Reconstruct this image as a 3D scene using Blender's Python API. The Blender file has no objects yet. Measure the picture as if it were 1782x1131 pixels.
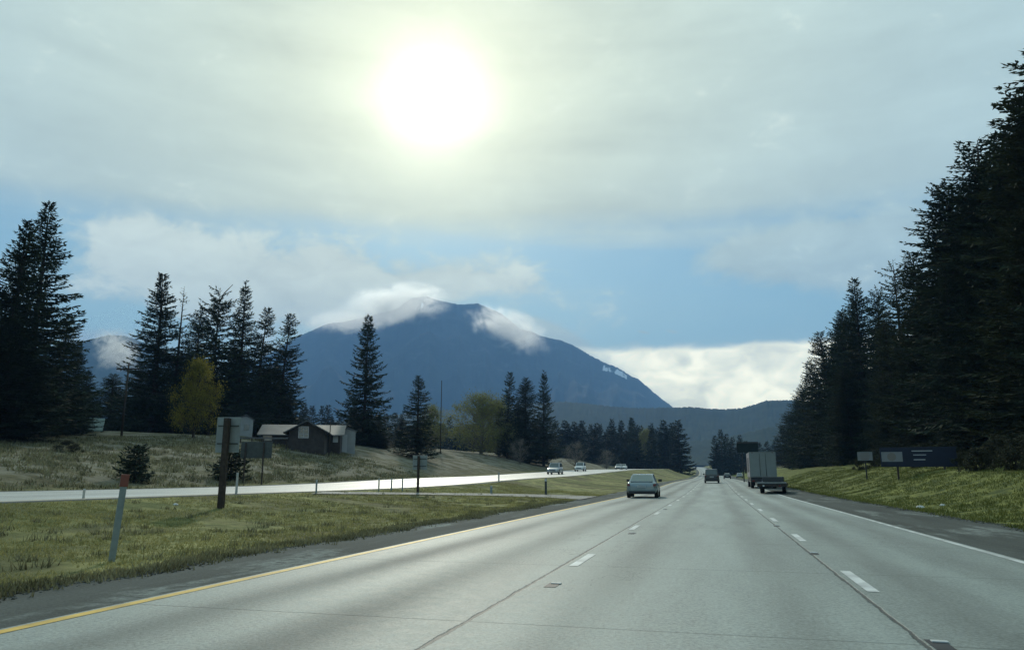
import bpy, bmesh, math, random
import numpy as np
from mathutils import Vector, noise as mn

# ------------------------------------------------------------------ camera
S = bpy.context.scene
COL = S.collection
FPX, W0, H0 = 1287.0, 1782.0, 1131.0
CH = 1.25                                   # lens height above the road
PITCH = math.atan((830 - 565.5) / FPX)
YAW = math.atan((1244 - 891) / FPX * math.cos(PITCH))
cd = bpy.data.cameras.new('camera'); cam = bpy.data.objects.new('camera', cd); COL.objects.link(cam)
cam.location = (0, 0, CH); cam.rotation_euler = (math.pi/2 + PITCH, 0, YAW)
cd.sensor_width = 36; cd.lens = 36 * FPX / W0; cd.clip_start = 0.1; cd.clip_end = 40000
S.camera = cam
_F = Vector((-math.sin(YAW)*math.cos(PITCH), math.cos(YAW)*math.cos(PITCH), math.sin(PITCH)))
_R = Vector((math.cos(YAW), math.sin(YAW), 0))
_U = _R.cross(_F)

def ray(px, py):
    return (_F + _R*((px-891)/FPX) + _U*((565.5-py)/FPX)).normalized()
def azel(px, py):                           # degrees: azimuth right of the road axis, elevation
    d = ray(px, py); return math.degrees(math.atan2(d.x, d.y)), math.degrees(math.asin(d.z))

# ------------------------------------------------------------------ light
SUN = ray(755, 172)
sun_az, sun_el = math.atan2(SUN.x, SUN.y), math.asin(SUN.z)
sl = bpy.data.lights.new('sun', 'SUN'); sun = bpy.data.objects.new('sun', sl); COL.objects.link(sun)
sl.energy = 2.4; sl.angle = math.radians(1.5); sl.color = (1.0, 0.95, 0.80)
sun.rotation_euler = (-SUN).to_track_quat('-Z', 'Y').to_euler()
S.view_settings.view_transform = 'Standard'; S.view_settings.look = 'None'
S.view_settings.exposure = 0.0; S.view_settings.gamma = 1.0
S.render.engine = 'CYCLES'
S.cycles.use_denoising = True
S.cycles.max_bounces = 5; S.cycles.diffuse_bounces = 2; S.cycles.glossy_bounces = 2
S.cycles.transmission_bounces = 3; S.cycles.transparent_max_bounces = 8; S.cycles.volume_bounces = 1
S.cycles.volume_step_rate = 2.0; S.cycles.volume_preview_step_rate = 2.0; S.cycles.volume_max_steps = 128
S.cycles.sample_clamp_indirect = 4.0

class NT:
    """small helper that writes node maths"""
    def __init__(s, tree): s.t = tree; s.n = tree.nodes; s.l = tree.links
    def node(s, typ, **kw):
        n = s.n.new(typ)
        for k, v in kw.items(): setattr(n, k, v)
        return n
    def put(s, sock, v):
        if isinstance(v, bpy.types.NodeSocket): s.l.new(v, sock)
        elif v is not None:
            if sock.type == 'RGBA' and hasattr(v, '__len__') and len(v) == 3: v = (*v, 1)
            sock.default_value = v
    def m(s, op, a, b=None, c=None, clamp=False):
        n = s.node('ShaderNodeMath', operation=op, use_clamp=clamp)
        s.put(n.inputs[0], a); s.put(n.inputs[1], b); s.put(n.inputs[2], c)
        return n.outputs[0]
    def add(s, *a):
        r = a[0]
        for x in a[1:]: r = s.m('ADD', r, x)
        return r
    def mul(s, a, b): return s.m('MULTIPLY', a, b)
    def sub(s, a, b): return s.m('SUBTRACT', a, b)
    def ss(s, v, lo, hi, a=0.0, b=1.0):
        n = s.node('ShaderNodeMapRange', interpolation_type='SMOOTHSTEP')
        for i, x in enumerate((v, lo, hi, a, b)): s.put(n.inputs[i], x)
        return n.outputs[0]
    def vm(s, op, a, b=None, sc=None):
        n = s.node('ShaderNodeVectorMath', operation=op)
        s.put(n.inputs[0], a); s.put(n.inputs[1], b)
        if sc is not None: s.put(n.inputs['Scale'], sc)
        return n.outputs['Value'] if op in ('DOT_PRODUCT', 'LENGTH') else n.outputs[0]
    def noise(s, vec, scale, detail=4, rough=0.55, dist=0.0):
        n = s.node('ShaderNodeTexNoise'); s.put(n.inputs['Vector'], vec)
        n.inputs['Scale'].default_value = scale; n.inputs['Detail'].default_value = detail
        n.inputs['Roughness'].default_value = rough; n.inputs['Distortion'].default_value = dist
        return n.outputs['Fac']
    def mix(s, f, a, b, blend='MIX'):
        n = s.node('ShaderNodeMix', data_type='RGBA', blend_type=blend)
        s.put(n.inputs[0], f); s.put(n.inputs[6], a); s.put(n.inputs[7], b)
        return n.outputs[2]
    def sep(s, v):
        n = s.node('ShaderNodeSeparateXYZ'); s.put(n.inputs[0], v); return n.outputs
    def comb(s, x, y, z):
        n = s.node('ShaderNodeCombineXYZ')
        for i, v in enumerate((x, y, z)): s.put(n.inputs[i], v)
        return n.outputs[0]
    def bump(s, h, strength=0.3, dist=0.02):
        n = s.node('ShaderNodeBump'); n.inputs['Strength'].default_value = strength
        n.inputs['Distance'].default_value = dist; s.put(n.inputs['Height'], h); return n.outputs[0]

def build_world():
    w = bpy.data.worlds.new("World"); S.world = w; w.use_nodes = True
    t = NT(w.node_tree); t.n.clear()
    out = t.node('ShaderNodeOutputWorld')
    sky = t.node('ShaderNodeTexSky', sky_type='NISHITA', sun_disc=False)
    sky.sun_elevation = sun_el; sky.sun_rotation = sun_az % (2*math.pi)
    sky.air_density = 1.6; sky.dust_density = 0.3; sky.ozone_density = 3.5
    d = t.vm('NORMALIZE', t.node('ShaderNodeTexCoord').outputs['Generated'])
    x, y, z = t.sep(d)[:3]
    R2D = 180/math.pi
    az = t.mul(t.m('ARCTAN2', x, y), R2D)
    el = t.mul(t.m('ARCSINE', z), R2D)
    # cloud noise on a stretched direction
    v1 = t.comb(t.mul(az, 1/9.0), t.mul(el, 1/4.5), 0.3)
    n1 = t.sub(t.noise(v1, 1.0, 6, 0.55, 0.35), 0.5)
    v2 = t.comb(t.mul(az, 1/3.2), t.mul(el, 1/2.0), 4.7)
    n2 = t.sub(t.noise(v2, 1.0, 7, 0.55, 0.5), 0.5)
    v3 = t.comb(t.mul(az, 1/26.0), t.mul(t.add(el, t.mul(az, .03)), 1/3.2), 9.1)
    n3 = t.sub(t.noise(v3, 1.0, 4, 0.5, 0.2), 0.5)
    n4 = t.sub(t.noise(t.comb(t.mul(az, 1/1.3), t.mul(el, 1/.9), 2.2), 1.0, 7, 0.62, 0.8), 0.5)
    nn = t.add(t.mul(n1, 1.0), t.mul(n2, 0.95), t.mul(n4, .45))
    def blob(px, py, rx, ry, s=1.0, tilt=0.0):
        a0, e0 = azel(px, py); ra, re = rx/22.0, ry/22.0
        da = t.sub(az, a0); de = t.sub(t.sub(el, e0), t.mul(da, tilt))
        q = t.add(t.m('POWER', t.m('ABSOLUTE', t.mul(da, 1/ra)), 2.0), t.m('POWER', t.m('ABSOLUTE', t.mul(de, 1/re)), 2.0))
        return t.mul(t.m('EXPONENT', t.mul(q, -1.0)), s)
    # high veil
    e_v = azel(891, 425)[1]
    veil = t.ss(t.add(el, t.mul(n3, 2.6), t.mul(n1, 1.6), t.mul(n2, .8), t.mul(n4, .5), t.ss(az, -32, -44, 0, .8)), e_v - 1.3, e_v + 2.3)
    streak = t.m('MULTIPLY', t.ss(n3, 0.02, 0.16), t.ss(el, e_v-5, e_v-1))
    gap = t.add(blob(1110, 434, 190, 8, .75, -.02), blob(1010, 443, 120, 6, .4, .03))
    veil = t.mul(veil, t.sub(1.0, gap))
    # cumulus clumps, soft edged
    f = t.add(blob(330, 475, 150, 72, .95), blob(500, 500, 105, 80, .95), blob(240, 430, 70, 60, .7), blob(590, 440, 60, 40, .5),
              blob(660, 520, 100, 60, 1.1), blob(830, 480, 80, 38, .95), blob(915, 498, 45, 22, .6), blob(740, 500, 60, 36, .8))
    f2 = t.add(blob(1330, 440, 120, 40, 1.0), blob(1560, 430, 200, 70, 1.0), blob(960, 580, 75, 18, 1.15, -.42), blob(190, 590, 70, 14, .9),
               blob(1700, 470, 120, 60, .6), blob(-250, 480, 250, 80, .9))
    cum = t.ss(t.add(f, t.mul(nn, 1.75)), 0.22, 1.0)
    cum2 = t.ss(t.add(f2, t.mul(nn, 0.9)), 0.25, 0.8)
    wsp = t.ss(t.add(blob(1120, 578, 14, 3, 1.0, -.2), blob(1170, 577, 14, 3, 1.0, -.2)), .35, .9)
    # low bank beyond the hills
    e_b = azel(1300, 597)[1]
    bank = t.mul(t.ss(t.add(el, t.mul(n2, 1.4), t.mul(n1, .5)), e_b + .35, e_b - .35), t.ss(t.add(az, t.mul(t.sub(e_b, el), -1.2), t.mul(n1, 6)), -12.5, -6.5))
    bank2 = t.mul(t.ss(t.add(el, t.mul(n2, 2.0)), e_b + 1.0, e_b - 3.0), 0.75)
    cov = t.m('MAXIMUM', veil, t.add(.10, t.mul(t.ss(n3, -.1, .2), .16)))
    for k, w_ in ((cum, .93), (cum2, .9), (streak, .35), (wsp, .8), (bank, 1.0), (bank2, 1.0)):
        cov = t.sub(1.0, t.mul(t.sub(1.0, cov), t.sub(1.0, t.mul(k, w_))))
    # light through the cloud around the sun
    ang = t.mul(t.m('ARCCOSINE', t.vm('DOT_PRODUCT', d, tuple(SUN))), R2D)
    near = t.m('EXPONENT', t.mul(ang, -1/26.0))
    nearr = t.m('EXPONENT', t.mul(t.m('POWER', t.mul(ang, 1/9.5), 2.0), -1.0))
    ccol = t.mix(near, (0.47, 0.69, 0.75), (1.15, 1.17, 0.78))
    lum = t.add(1.0, t.mul(n3, .34), t.mul(n1, .34), t.mul(n2, .05), t.mul(n4, .05), t.mul(t.mul(n2, .5), t.ss(el, 22, 14)))
    bankc = t.mix(t.ss(t.add(n2, t.mul(n1, .7)), -.25, .25), (1.8, 1.78, 1.25), (2.7, 2.5, 1.7))
    ccol = t.mix(bank, ccol, bankc)
    ccol = t.mix(t.mul(cum, .55), ccol, (1.16, 1.22, 1.0))
    ccol = t.vm('SCALE', ccol, None, lum)
    dim = t.ss(ang, 60, 130, 1.0, 0.75)
    ccol = t.vm('SCALE', ccol, None, dim)
    skyb = t.vm('SCALE', t.mix(1.0, sky.outputs[0], (0.88, 1.08, 1.03), 'MULTIPLY'), None, SKY_K)
    base = t.mix(cov, skyb, ccol)
    core = t.mul(t.m('EXPONENT', t.mul(t.m('POWER', t.mul(ang, 1/2.35), 1.6), -1.0)), 1.8)
    halo = t.add(t.mul(nearr, .27), t.mul(t.m('EXPONENT', t.mul(t.m('POWER', t.mul(ang, 1/5.5), 2.0), -1.0)), .26))
    glow = t.mix(1.0, t.vm('SCALE', (1.0, .99, 0.70), None, halo), t.vm('SCALE', (1, 1, .93), None, core), 'ADD')
    fin = t.mix(1.0, base, glow, 'ADD')
    bg = t.node('ShaderNodeBackground'); t.put(bg.inputs[0], fin); bg.inputs[1].default_value = 1.0
    t.l.new(bg.outputs[0], out.inputs[0])
    w.cycles.sampling_method = 'MANUAL'; w.cycles.sample_map_resolution = 512
SKY_K = 0.10
build_world()

# ------------------------------------------------------------------ scene helpers
def tag(o, label=None, cat=None, group=None, kind=None):
    if label: o['label'] = label
    if cat: o['category'] = cat
    if group: o['group'] = group
    if kind: o['kind'] = kind
    return o
def empty(name, loc, rz=0.0, s=1.0):
    o = bpy.data.objects.new(name, None); COL.objects.link(o); o.empty_display_size = 0.3
    o.location = loc; o.rotation_euler = (0, 0, rz); o.scale = (s, s, s); return o
def mesh_np(name, v, faces, smooth=False):
    """faces: int array (n,k)"""
    me = bpy.data.meshes.new(name)
    v = np.asarray(v, dtype=np.float32).reshape(-1, 3); f = np.asarray(faces, dtype=np.int32)
    n, k = f.shape
    me.vertices.add(len(v)); me.vertices.foreach_set('co', v.ravel())
    me.loops.add(n*k); me.loops.foreach_set('vertex_index', f.ravel())
    me.polygons.add(n); me.polygons.foreach_set('loop_start', np.arange(0, n*k, k, dtype=np.int32))
    me.polygons.foreach_set('loop_total', np.full(n, k, dtype=np.int32))
    if smooth: me.polygons.foreach_set('use_smooth', np.ones(n, dtype=bool))
    me.update(calc_edges=True); me.validate(); return me
def link(name, me, mat=None, parent=None, loc=None):
    o = bpy.data.objects.new(name, me); COL.objects.link(o)
    if mat is not None and not me.materials: me.materials.append(mat)
    if parent is not None: o.parent = parent
    if loc is not None: o.location = loc
    return o
class MB:
    """collects shapes, links them as one mesh"""
    def __init__(s): s.bm = bmesh.new()
    def box(s, x0, x1, y0, y1, z0, z1, bev=0.0, rot=None):
        vs = [s.bm.verts.new((x, y, z)) for x in (x0, x1) for y in (y0, y1) for z in (z0, z1)]
        fs = [(0,1,3,2), (4,6,7,5), (0,4,5,1), (2,3,7,6), (0,2,6,4), (1,5,7,3)]
        faces = [s.bm.faces.new([vs[i] for i in f]) for f in fs]
        if bev:
            es = list({e for f in faces for e in f.edges})
            bmesh.ops.bevel(s.bm, geom=es, offset=bev, segments=2, affect='EDGES', profile=0.6)
        return s
    def hexa(s, pts, bev=0.0):
        """8 points: bottom loop of 4, top loop of 4"""
        vs = [s.bm.verts.new(p) for p in pts]
        fs = [(3,2,1,0), (4,5,6,7), (0,1,5,4), (1,2,6,5), (2,3,7,6), (3,0,4,7)]
        faces = [s.bm.faces.new([vs[i] for i in f]) for f in fs]
        if bev:
            es = list({e for f in faces for e in f.edges})
            bmesh.ops.bevel(s.bm, geom=es, offset=bev, segments=2, affect='EDGES', profile=0.6)
        return s
    def tube(s, p0, p1, r0, r1=None, n=8, caps=True):
        p0, p1 = Vector(p0), Vector(p1); r1 = r0 if r1 is None else r1
        d = (p1-p0).normalized(); a = d.orthogonal().normalized(); b = d.cross(a)
        ra = [s.bm.verts.new(p0 + (a*math.cos(q)+b*math.sin(q))*r0) for q in [2*math.pi*i/n for i in range(n)]]
        rb = [s.bm.verts.new(p1 + (a*math.cos(q)+b*math.sin(q))*r1) for q in [2*math.pi*i/n for i in range(n)]]
        for i in range(n): 
            f = s.bm.faces.new((ra[i], ra[(i+1)%n], rb[(i+1)%n], rb[i])); f.smooth = True
        if caps: s.bm.faces.new(ra[::-1]); s.bm.faces.new(rb)
        return s
    def loft(s, rings, caps=True, smooth=True):
        vr = [[s.bm.verts.new(p) for p in r] for r in rings]; n = len(rings[0])
        for a, b in zip(vr, vr[1:]):
            for i in range(n):
                f = s.bm.faces.new((a[i], a[(i+1)%n], b[(i+1)%n], b[i])); f.smooth = smooth
        if caps: s.bm.faces.new(vr[0][::-1]); s.bm.faces.new(vr[-1])
        return s
    def poly(s, pts):
        s.bm.faces.new([s.bm.verts.new(p) for p in pts]); return s
    def build(s, name, mat, parent=None, loc=None):
        bmesh.ops.recalc_face_normals(s.bm, faces=s.bm.faces)
        me = bpy.data.meshes.new(name); s.bm.to_mesh(me); s.bm.free()
        return link(name, me, mat, parent, loc)

# ------------------------------------------------------------------ materials
def mat(name, col=(.5,.5,.5), rough=.7, spec=.5, metal=0.0, var=0.0, vscale=3.0, bump=0.0, emit=None, trans=0.0):
    m = bpy.data.materials.new(name); m.use_nodes = True; t = NT(m.node_tree)
    p = t.n['Principled BSDF']; p.inputs['Roughness'].default_value = rough
    p.inputs['Metallic'].default_value = metal; p.inputs['Specular IOR Level'].default_value = spec
    co = t.node('ShaderNodeTexCoord').outputs['Object']
    nz = t.noise(co, vscale, 5, .6)
    if var: 
        c = t.vm('SCALE', tuple(col), None, t.ss(nz, .3, .7, 1-var, 1+var)); t.put(p.inputs['Base Color'], c)
    else: p.inputs['Base Color'].default_value = (*col, 1)
    if bump: t.put(p.inputs['Normal'], t.bump(nz, .5, bump))
    if emit: p.inputs['Emission Color'].default_value = (*col, 1); p.inputs['Emission Strength'].default_value = emit
    return m
def foliage_mat(name, a, b, trans=.25, rough=.75, spec=.10):
    m = bpy.data.materials.new(name); m.use_nodes = True; t = NT(m.node_tree)
    p = t.n['Principled BSDF']; out = t.n['Material Output']
    g = t.node('ShaderNodeNewGeometry'); co = t.node('ShaderNodeTexCoord').outputs['Object']
    nz = t.noise(co, .8, 4, .6)
    f = t.add(t.mul(g.outputs['Random Per Island'], .6), t.mul(t.ss(nz, .35, .65), .4))
    c = t.mix(f, a, b); t.put(p.inputs['Base Color'], c)
    p.inputs['Roughness'].default_value = rough; p.inputs['Specular IOR Level'].default_value = spec
    tr = t.node('ShaderNodeBsdfTranslucent'); t.put(tr.inputs[0], c)
    mx = t.node('ShaderNodeMixShader'); mx.inputs[0].default_value = trans
    t.l.new(p.outputs[0], mx.inputs[1]); t.l.new(tr.outputs[0], mx.inputs[2]); t.l.new(mx.outputs[0], out.inputs[0])
    return m
M = {}
M['needle'] = foliage_mat('conifer_needles', (.022,.036,.026), (.052,.070,.042), .06)
M['needle2'] = foliage_mat('conifer_needles_olive', (.028,.038,.020), (.058,.068,.034), .08)
M['needle_far'] = foliage_mat('conifer_needles_far', (.020,.032,.026), (.040,.052,.040), .08)
M['yellow'] = foliage_mat('yellow_spring_leaves', (.12,.115,.03), (.30,.25,.045), .4)
M['pale'] = foliage_mat('pale_spring_leaves', (.13,.145,.05), (.29,.28,.10), .4)
M['twig'] = foliage_mat('bare_pale_twigs', (.16,.13,.10), (.32,.28,.22), .1)
M['brush'] = foliage_mat('brush_leaves', (.028,.034,.020), (.065,.065,.038), .12)
M['bark'] = mat('bark', (.055,.045,.038), .9, .2, var=.4, vscale=5)
M['bark_pale'] = mat('bark_pale', (.16,.14,.12), .9, .2, var=.3, vscale=5)
M['board_dark'] = mat('dark_board', (.016,.026,.028), .8, .2, var=.2)
M['wood_dark'] = mat('dark_treated_wood', (.045,.035,.028), .8, .3, var=.35, vscale=9)
M['alu'] = mat('bare_aluminium', (.24,.27,.26), .55, .5, .3, var=.10, vscale=4)
M['alu_dark'] = mat('weathered_sign_back', (.055,.065,.06), .7, .4, var=.2, vscale=3)
M['white_sign'] = mat('white_sign_sheet', (.24,.25,.26), .5, var=.05)
M['blue_sign'] = mat('blue_sign_sheet', (.003,.010,.032), .5, var=.1)
M['ink'] = mat('black_sign_ink', (.03,.03,.03), .6)
M['grey_ink'] = mat('white_legend', (.45,.47,.50), .6)
M['logo'] = mat('faded_logo', (.22,.19,.17), .6)
M['tyre'] = mat('tyre_rubber', (.018,.018,.018), .85, .3)
M['rim'] = mat('wheel_rim', (.30,.31,.32), .35, .5, .7)
M['glass'] = mat('car_glass', (.06,.09,.085), .06, .9)
M['glass_see'] = mat('rear_glass', (.16,.22,.19), .12, 1.0)
M['black_plastic'] = mat('black_plastic', (.02,.02,.022), .5)
M['red_lens'] = mat('red_lens', (.14,.02,.02), .2)
M['white_lens'] = mat('clear_lens', (.75,.78,.75), .1)
M['chrome'] = mat('polished_metal', (.6,.62,.62), .2, .5, .9)
M['paint_blue'] = mat('grey_blue_paint', (.27,.33,.34), .22, .7, .35)
M['paint_white'] = mat('white_paint', (.70,.72,.70), .3, .6)
M['paint_dark'] = mat('dark_paint', (.03,.035,.035), .3, .6)
M['paint_silver'] = mat('silver_paint', (.42,.44,.45), .3, .6, .4)
M['truck_white'] = mat('truck_box_panel', (.24,.27,.26), .45, .5, var=.06, vscale=1.2)
M['truck_side'] = mat('truck_side_panel', (.34,.31,.34), .45, .5, var=.05, vscale=1.2)
M['steel_dark'] = mat('dark_steel', (.035,.037,.04), .6, .4, .2, var=.2)
M['plate'] = mat('plate', (.35,.38,.38), .5)
M['fg_green'] = mat('delineator_grey_green', (.24,.29,.28), .5, var=.12, vscale=8)
M['fg_white'] = mat('delineator_white', (.45,.46,.42), .6, var=.15, vscale=8)
M['red_cap'] = mat('red_reflector', (.22,.07,.05), .4)
M['cabin_wall'] = mat('cabin_wall', (.045,.038,.034), .85, var=.3, vscale=2)
M['roof'] = mat('metal_roof', (.10,.108,.11), .5, .5, .3, var=.15, vscale=1)
M['teal_roof'] = mat('teal_roof', (.06,.13,.12), .5, var=.1)
M['white_wall'] = mat('white_wall', (.30,.32,.32), .8, var=.1, vscale=.7)
M['frame_white'] = mat('window_frame', (.45,.47,.47), .6)
M['pane'] = mat('window_pane', (.12,.16,.15), .1, .8)
M['yellow_paint'] = mat('yellow_line', (.62,.40,.06), .6, var=.25, vscale=2.5)
M['white_line'] = mat('white_line', (.56,.58,.56), .6, var=.28, vscale=2.0)

def road_mat(name, base, tracks, joints, dark=.7, rough=.42, patch=.0, spec=.38):
    m = bpy.data.materials.new(name); m.use_nodes = True; t = NT(m.node_tree)
    p = t.n['Principled BSDF']
    uv = t.node('ShaderNodeUVMap').outputs[0]; u, y, _ = t.sep(uv)[:3]
    P = t.comb(u, y, 0.0)
    n_big = t.noise(t.comb(u, t.mul(y, .12), 0), .9, 4, .6)
    n_fine = t.noise(P, 26, 5, .75); n_mid = t.noise(P, 5.5, 4, .6)
    speck = t.node('ShaderNodeTexVoronoi'); t.put(speck.inputs['Vector'], P); speck.inputs['Scale'].default_value = 42
    sp = t.ss(speck.outputs['Distance'], .10, .22)
    k = t.add(t.ss(n_big, .25, .75, .78, 1.16), t.mul(t.sub(n_fine, .5), 1.9), t.mul(t.sub(n_mid, .5), .5))
    k = t.mul(k, t.add(.72, t.mul(sp, .28)))
    wob = t.mul(t.sub(t.noise(t.comb(0, t.mul(y, .05), 3), 1, 2), .5), .3)
    tr = None
    for c in tracks:
        c, wt, sg = c if isinstance(c, tuple) else (c, 1.0, .38)
        g = t.mul(t.m('EXPONENT', t.mul(t.m('POWER', t.mul(t.sub(t.add(u, wob), c), 1/sg), 2.0), -1.0)), t.mul(wt, t.ss(t.noise(t.comb(c, t.mul(y, .06), 8), 1, 3), .3, .7, .7, 1.15)))
        tr = g if tr is None else t.add(tr, g)
    if tr is not None: 
        k = t.mul(k, t.sub(1.0, t.mul(tr, 1-dark)))
    jm = None
    if joints is not None:
        jl, step = joints
        jn = t.mul(t.sub(t.noise(t.comb(t.mul(u, 2), y, 7), 2.5, 5, .8), .5), .09)
        for c in jl:
            g = t.ss(t.m('ABSOLUTE', t.add(t.sub(u, c), jn)), t.add(.028, t.mul(jn, .5)), .012)
            jm = g if jm is None else t.m('MAXIMUM', jm, g)
        tj = t.ss(t.m('ABSOLUTE', t.sub(t.m('MODULO', t.add(y, t.mul(jn, .5)), step), step*.5)), .02, .006)
        jm = t.m('MAXIMUM', jm, t.mul(tj, .55))
        k = t.mul(k, t.sub(1.0, t.mul(jm, .75)))
    if patch:
        pt = t.ss(t.noise(t.comb(t.mul(u, .9), t.mul(y, .22), 5), 1.0, 5, .6), .52, .66)
        k = t.mul(k, t.add(1.0, t.mul(t.mul(pt, t.ss(n_mid, .3, .6)), patch)))
    c = t.vm('SCALE', tuple(base), None, k); t.put(p.inputs['Base Color'], c)
    rr = t.add(rough, t.mul(t.sub(n_mid, .5), .18))
    if tr is not None:
        rr = t.add(rr, t.mul(tr, .10))
    t.put(p.inputs['Roughness'], rr); p.inputs['Specular IOR Level'].default_value = spec
    if joints is not None:   # hairline cracks and drips of oil
        cr = t.m('ABSOLUTE', t.sub(t.noise(t.comb(t.mul(u, .7), t.mul(y, .30), 11), 1.0, 6, .65), .5))
        crm = t.mul(t.ss(cr, .006, .001), t.ss(t.noise(t.comb(t.mul(u, .3), t.mul(y, .08), 4), 1.0, 2), .50, .62))
        st = t.ss(t.noise(t.comb(t.mul(u, 1.6), t.mul(y, .5), 21), 1.0, 3, .5), .70, .80)
        k = t.mul(k, t.sub(1.0, t.add(t.mul(crm, .35), t.mul(st, .22))))
        c = t.vm('SCALE', tuple(base), None, k); t.put(p.inputs['Base Color'], c)
    h = t.add(t.mul(n_fine, 1.0), t.mul(sp, .25))
    if jm is not None: h = t.sub(h, t.mul(jm, 1.5))
    t.put(p.inputs['Normal'], t.bump(h, .8, .008))
    return m

# ------------------------------------------------------------------ terrain
U_YEL, U_SHL = -5.62, -7.72
def gy(px, py): # flat ground point, for the markings
    d = ray(px, py); s = -CH/d.z; return d.x*s, d.y*s
UL = gy(942, 1014)[0]; UR = gy(1459, 995)[0]; UE = gy(1600, 928.5)[0] ; UY = gy(450, 1002)[0]
USL = gy(400, 967)[0]; USR = gy(1584, 887)[0]
print('lane u', UL, UR, UE, UY, USL, USR)
LH0, LH1 = -32.0, -17.0            # far carriageway with its shoulders
def tab(t):
    xs, zs = zip(*t)
    gx = np.arange(-400, 12001, 5.0); gz = np.interp(gx, xs, zs)
    return gx, gz
_tm = tab([(-400,0),(58,0),(85,.22),(107,.5),(150,.66),(220,.86),(350,2.1),(600,6.0),(1000,14),(2000,20),(12000,20)])
_tl = tab([(-400,.7),(25,.62),(45,.6),(60,.85),(72,1.15),(92,1.3),(172,2.9),(350,5.0),(540,8.0),(1000,15.5),(2000,22),(12000,22)])
def _sm(tb):
    gx, gz = tb; k = np.ones(5)/5; g2 = np.convolve(np.pad(gz, 2, mode='edge'), k, 'valid'); return gx, g2
_tm, _tl = _sm(_tm), _sm(_tl)
Pm = lambda y: float(np.interp(y, *_tm)); Pl = lambda y: float(np.interp(y, *_tl))
def Cv(y): 
    return 0.0 if y < 150 else (-6*((y-150)/450)**2 if y < 1100 else -6*(950/450)**2 - (y-1100)*.056)
_rb = ([0, .8, 2.5, 6.2, 12, 32, 112, 600, 5000], [0, .0, .35, 1.45, 2.4, 5, 10, 14, 14])
_lb = ([0, 1.5, 4, 10, 18, 26, 38, 78, 168, 600, 5000], [0, -.12, .1, 1.3, 2.8, 3.6, 4.3, 5.5, 7.5, 10, 10])
def TU(u, y):
    if USL <= u <= USR: return Pm(y)
    if LH0 <= u <= LH1: return Pl(y)
    if LH1 < u < USL:
        f = (u-LH1)/(USL-LH1); a, b = Pl(y), Pm(y)
        z = a+(b-a)*f - .22*math.sin(math.pi*f)
        if 3 < f*9.3 < 9: z += .05*(mn.noise((u*.5, y*.3, 2)))
        return z
    if u > USR:
        d = u-USR; z = Pm(y) + float(np.interp(d, *_rb)); amp = min(1, d/4)
        return z + amp*(.30*mn.noise((u*.16, y*.11, 0)) + .12*mn.noise((u*.6, y*.5, 5)))
    d = LH0-u; z = Pl(y) + float(np.interp(d, *_lb))*(1 if d < 4 else float(np.interp(y, (30, 55, 85, 200), (.88, 1.0, 1.34, 1.2)))); amp = min(1, d/5)
    return z + amp*(.45*mn.noise((u*.07, y*.06, 3)) + .10*mn.noise((u*.5, y*.4, 6)))
def T(x, y): return TU(x-Cv(y), y)
def hit(px, py, dmax=2500):
    d = ray(px, py); s = 1.0; last = s
    while s < dmax:
        p = Vector((0,0,CH)) + d*s
        if p.z < T(p.x, p.y):
            lo, hi = last, s
            for _ in range(18):
                mid = (lo+hi)/2; q = Vector((0,0,CH)) + d*mid
                if q.z < T(q.x, q.y): hi = mid
                else: lo = mid
            q = Vector((0,0,CH)) + d*hi
            return Vector((q.x, q.y, T(q.x, q.y)))
        last = s; s *= 1.02
    return None
def at(px, D, py=800, sink=0.0):
    d = ray(px, py); h = math.hypot(d.x, d.y); x, y = d.x/h*D, d.y/h*D
    return Vector((x, y, T(x, y)-sink))
def ztop(px, py, D):
    d = ray(px, py); return CH + D*d.z/math.hypot(d.x, d.y)
def pxm(px, py, D):     # metres per picture pixel at horizontal distance D
    d = ray(px, py); return D/math.hypot(d.x, d.y)*(_F.dot(d))/FPX

YS = sorted(set([-300,-150,-80,-40,-20,-10,-5] + list(np.arange(0, 60, 1.0)) + list(np.arange(60, 140, 2.0)) + list(np.arange(140, 400, 6.0)) +
                list(np.arange(400, 1100, 20.0)) + [1200,1400,1700,2100,2600,3300,4200,5500,7500]))
def sheet(name, us, ys, dz, m, parent=None, uv=True, zf=None):
    us = list(us); nu = len(us); v = []
    for y in ys:
        c = Cv(y)
        for u in us: v.append((u+c, y, (TU(u, y) if zf is None else zf(u, y)) + dz))
    f = [(j*nu+i, j*nu+i+1, (j+1)*nu+i+1, (j+1)*nu+i) for j in range(len(ys)-1) for i in range(nu-1)]
    me = mesh_np(name, v, f, True)
    if uv:
        l = me.uv_layers.new(name='UVMap'); a = np.zeros(len(me.loops)*2, dtype=np.float32)
        vi = np.zeros(len(me.loops), dtype=np.int32); me.loops.foreach_get('vertex_index', vi)
        uu = np.array(us, dtype=np.float32)[vi % nu]; yy = np.array(ys, dtype=np.float32)[vi // nu]
        a[0::2] = uu; a[1::2] = yy; l.data.foreach_set('uv', a)
    return link(name, me, m, parent)

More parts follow.
